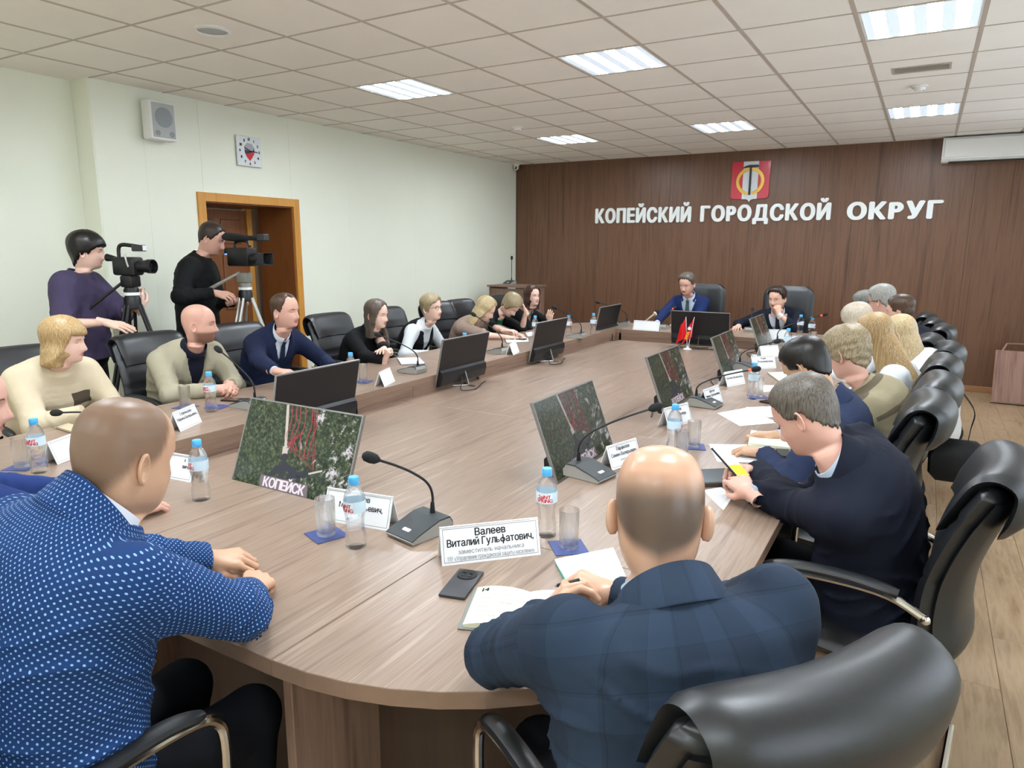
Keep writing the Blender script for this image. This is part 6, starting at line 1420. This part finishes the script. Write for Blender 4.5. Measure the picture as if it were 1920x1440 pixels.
# ================================================================== chairs under and behind the people
chair(4.12, -9.14, 4, 'black chair of the man in the dotted jacket')
chair(5.255, -8.495, 55, 'black chair of the writing man in the checked jacket, its back rolled over')
chair(5.51, -7.30, 84, 'black chair with chrome arms under the man with the phone')
for h, lab in zip(CH_R, ('the black haired man in mid blue', 'the striped jumper', 'the woman with very long hair', 'the shiny white jacket', 'the whitish blond woman', 'the crew cut man', 'the white haired man', 'the last grey haired man')):
    chair(5.35+.35*(h[0]-5.25), h[1], 88, 'black chair behind '+lab)
for h, lab in zip(CH_L, ('the cream sweatshirt', 'the beige blazer', 'the navy suit with dark tie', 'the woman in the black jacket', 'the woman with glasses', 'the blond woman in pink', 'the woman in green', 'the woman with raised head')):
    chair(1.47, h[1], -90, 'black chair behind '+lab)
chair(p1h[0]-.05, p1h[1]-.28, -4, 'black chair of the man in plain royal blue')
exec_chair(EX[0][0], EX[0][1], 180, 'high black executive chair behind the man in bright blue'); exec_chair(EX[1][0], EX[1][1], 180, 'high black executive chair behind the man with hand on mouth')
# ================================================================== video cameras on tripods
def tripod(p, ztop, m, label, spread=.42, mid=False):
    t = thing('tripod', label, 'tripod', (p[0], p[1], 0), R(20), 'camera tripods')
    obj('crown', lathe([(.03, ztop-.1), (.055, ztop-.09), (.055, ztop-.03), (.04, ztop)], 18), BLACK, t, True)
    for k in range(3):
        a = 2*PI*k/3+.3; d = np.array([math.cos(a), math.sin(a), 0]); n = np.array([-d[1], d[0], 0])
        up, kn, ft = d*.045+[0, 0, ztop-.07], d*spread*.52+[0, 0, ztop*.47], d*spread+[0, 0, .015]
        lg = obj('leg', J(tube([up+n*.018, kn+n*.018], .011, 8), tube([up-n*.018, kn-n*.018], .011, 8), tube([kn+(up-kn)*.1, ft], .012, 8)), m, t, True)
        obj('leg_clamp', J(ellipsoid(kn, (.035, .035, .03), 10, 6)), BLACK, lg, True); obj('rubber_foot', ellipsoid(ft, (.022, .022, .015), 10, 6), BLACK, lg, True)
        if mid: obj('spreader_arm', tube([kn*[1, 1, 1]-[0, 0, .1], np.array([0, 0, ztop*.42])], .008, 6), BLACK, t, True)
    obj('fluid_head', J(lathe([(.045, ztop), (.05, ztop+.03), (.04, ztop+.05)], 18), rbox(-.045, .045, -.05, .05, ztop+.05, ztop+.13, .012, 2)), BLACK if not mid else mat('head_grey', (120, 118, 108), .4), t, True, auto=40)
    obj('bubble_ring', lathe([(.052, ztop-.005), (.052, ztop+.015)], 20), WHITEP, t, True)
    return t
# compact camcorder
p = s1c; z0 = p[2]
t = tripod(p, z0-.26, BLACK, 'black tripod of the youth in purple')
obj('pan_handle', tube([(0, -.03, z0-.16), (-.12, -.22, z0-.34), (-.17, -.30, z0-.43)], [.010, .011, .015], 10), BLACK, t, True).rotation_euler = (0, 0, R(-20-10))
v = thing('video_camera', 'compact black camcorder with a top handle on the black tripod', 'video camera', (p[0], p[1], z0-.13), R(-72)); v.scale = (.9, .8, .95)
obj('body', rbox(-.055, .055, -.12, .1, .0, .13, .018, 2), BLACK, v, True, auto=40); obj('side_grip', rbox(-.085, -.05, -.08, .06, .01, .1, .016, 2), DARK, v, True, auto=40)
obj('lens_barrel', xf(lathe([(.038, 0), (.042, .02), (.045, .09), (.05, .1), (.05, .15), (.045, .15), (.042, .1)], 24), Matrix.Translation((0, .09, .065)) @ Matrix.Rotation(R(-90), 4, 'X')), BLACK, v, True, auto=40)
obj('lens_glass', xf(lathe([(.043, .12), (.001, .13)], 24), Matrix.Translation((0, .09, .065)) @ Matrix.Rotation(R(-90), 4, 'X')), mat('lens_glass', (14, 16, 24), .1), v, True)
obj('top_handle', tube(curve([(0, -.09, .13), (0, -.085, .19), (0, -.05, .215), (0, .05, .21), (0, .14, .20)], 18), .014, 10), BLACK, v, True); obj('handle_unit', rbox(-.025, .025, .06, .17, .17, .215, .008, 2), DARK, v); obj('lamp_face', rbox(-.02, .02, .168, .173, .176, .21, .002, 1), WHITEP, v)
obj('viewfinder', tube([(0, -.1, .105), (0, -.16, .12), (0, -.21, .125)], [.022, .022, .028], 12), BLACK, v, True)
obj('microphone_clip', tube([(.055, .02, .15), (.06, .05, .06)], .008, 8), SILVER, v, True)
# shoulder type camcorder with matte box
p = s2c; z0 = p[2]
t = tripod(p, z0-.30, mat('tripod_silver', (186, 184, 178), .35, .6), 'silver tripod in front of the doorway', .46, True)
obj('pan_handle', tube([(0, -.04, z0-.17), (-.13, -.16, z0-.265), (-.26, -.27, z0-.36)], [.010, .014, .017], 10), GREYP, t, True).rotation_euler = (0, 0, R(-20-6))
v = thing('video_camera', 'large black camcorder with square lens hood on the silver tripod', 'video camera', (p[0], p[1], z0-.12), R(-82), None); v.scale = (.9, .78, .95)
obj('body', rbox(-.06, .06, -.15, .12, .0, .15, .014, 2), BLACK, v, True, auto=40)
obj('lens_barrel', xf(lathe([(.045, 0), (.05, .03), (.05, .12)], 24), Matrix.Translation((0, .11, .06)) @ Matrix.Rotation(R(-90), 4, 'X')), BLACK, v, True)
def hood():
    a = [(-.05, -.04), (.05, -.04), (.05, .04), (-.05, .04)]; G_ = np.array([[(x*s_, y, .06+z*s_) for x, z in a] for s_, y in ((.9, .2), (1.25, .32), (1.18, .32), (.8, .215))]); return grid(G_, True)
obj('matte_box', hood(), DARK, v); obj('lens_glass', xf(lathe([(.044, .12), (.001, .13)], 24), Matrix.Translation((0, .11, .06)) @ Matrix.Rotation(R(-90), 4, 'X')), MATS['lens_glass'], v, True)
obj('handle', tube(curve([(0, -.1, .15), (0, -.08, .2), (0, .05, .205), (0, .1, .16)], 16), .013, 10), BLACK, v, True)
obj('shotgun_microphone', tube([(.02, -.22, .235), (.02, -.18, .24), (.02, -.06, .235), (.02, .1, .23), (.02, .3, .225)], [.02, .034, .034, .02, .02], 14), FOAM, v, True)
obj('receiver_box', rbox(-.02, .05, .24, .33, .205, .26, .006, 1), DARK, v); obj('viewfinder', tube([(.01, -.14, .12), (.01, -.2, .12)], [.025, .032], 12), BLACK, v, True)
obj('blue_display', rbox(.028, .034, -.205, -.17, .09, .12, .002, 1), mat('blue_lit', (10, 10, 20), .3, emit=(90, 150, 240), es=1.2), v)
# ================================================================== bag on its long strap
bp = atd(1797, 852, 3.25); bg = thing('shoulder_bag', 'black bag hanging on a long strap from a chair back', 'bag', (bp[0], bp[1], bp[2]-.13), R(0))
G_ = np.array([[(x, y*s_, z) for x, y in ((-.10*w2, -.04), (.10*w2, -.04), (.11*w2, 0), (.10*w2, .04), (-.10*w2, .04), (-.11*w2, 0))] for z, w2, s_ in ((0, .8, .7), (.03, 1.05, 1.2), (.12, 1.1, 1.2), (.18, .85, .8), (.2, .6, .3))])
obj('pouch', grid(G_, True, True, True), mat('black_nylon', (14, 14, 16), .75, bump=(120, .4, .003)), bg, True, auto=50)
st = atd(1805, 735, 3.3)-np.array(bg.location)
for s in (-1, 1): obj('strap', tube(curve([(.03, 0, .19), (.035, s*.004, .26), np.array([.04, s*.018, .34]), st+[0, s*.015, 0]], 16), .004, 6, flat=.5), mat('black_nylon', (14, 14, 16), .75), bg, True)

# pen in the writing man's fingers
a, b = atd(1046, 1098, depth(onZ(1046, 1098, .87))), atd(1096, 1086, depth(onZ(1096, 1086, .90)))
pn = thing('pen', 'black pen in the fingers of the writing man', 'pen', a, 0); d = b-a
obj('barrel', tube([np.zeros(3), d*.8], .0048, 10), BLACK, pn, True); obj('clip', tube([d*.55+[0, 0, .006], d*.8+[0, 0, .006]], .0012, 6), SILVER, pn, True); obj('tip', tube([-d*.12, np.zeros(3)], [.001, .0045], 8), SILVER, pn, True)
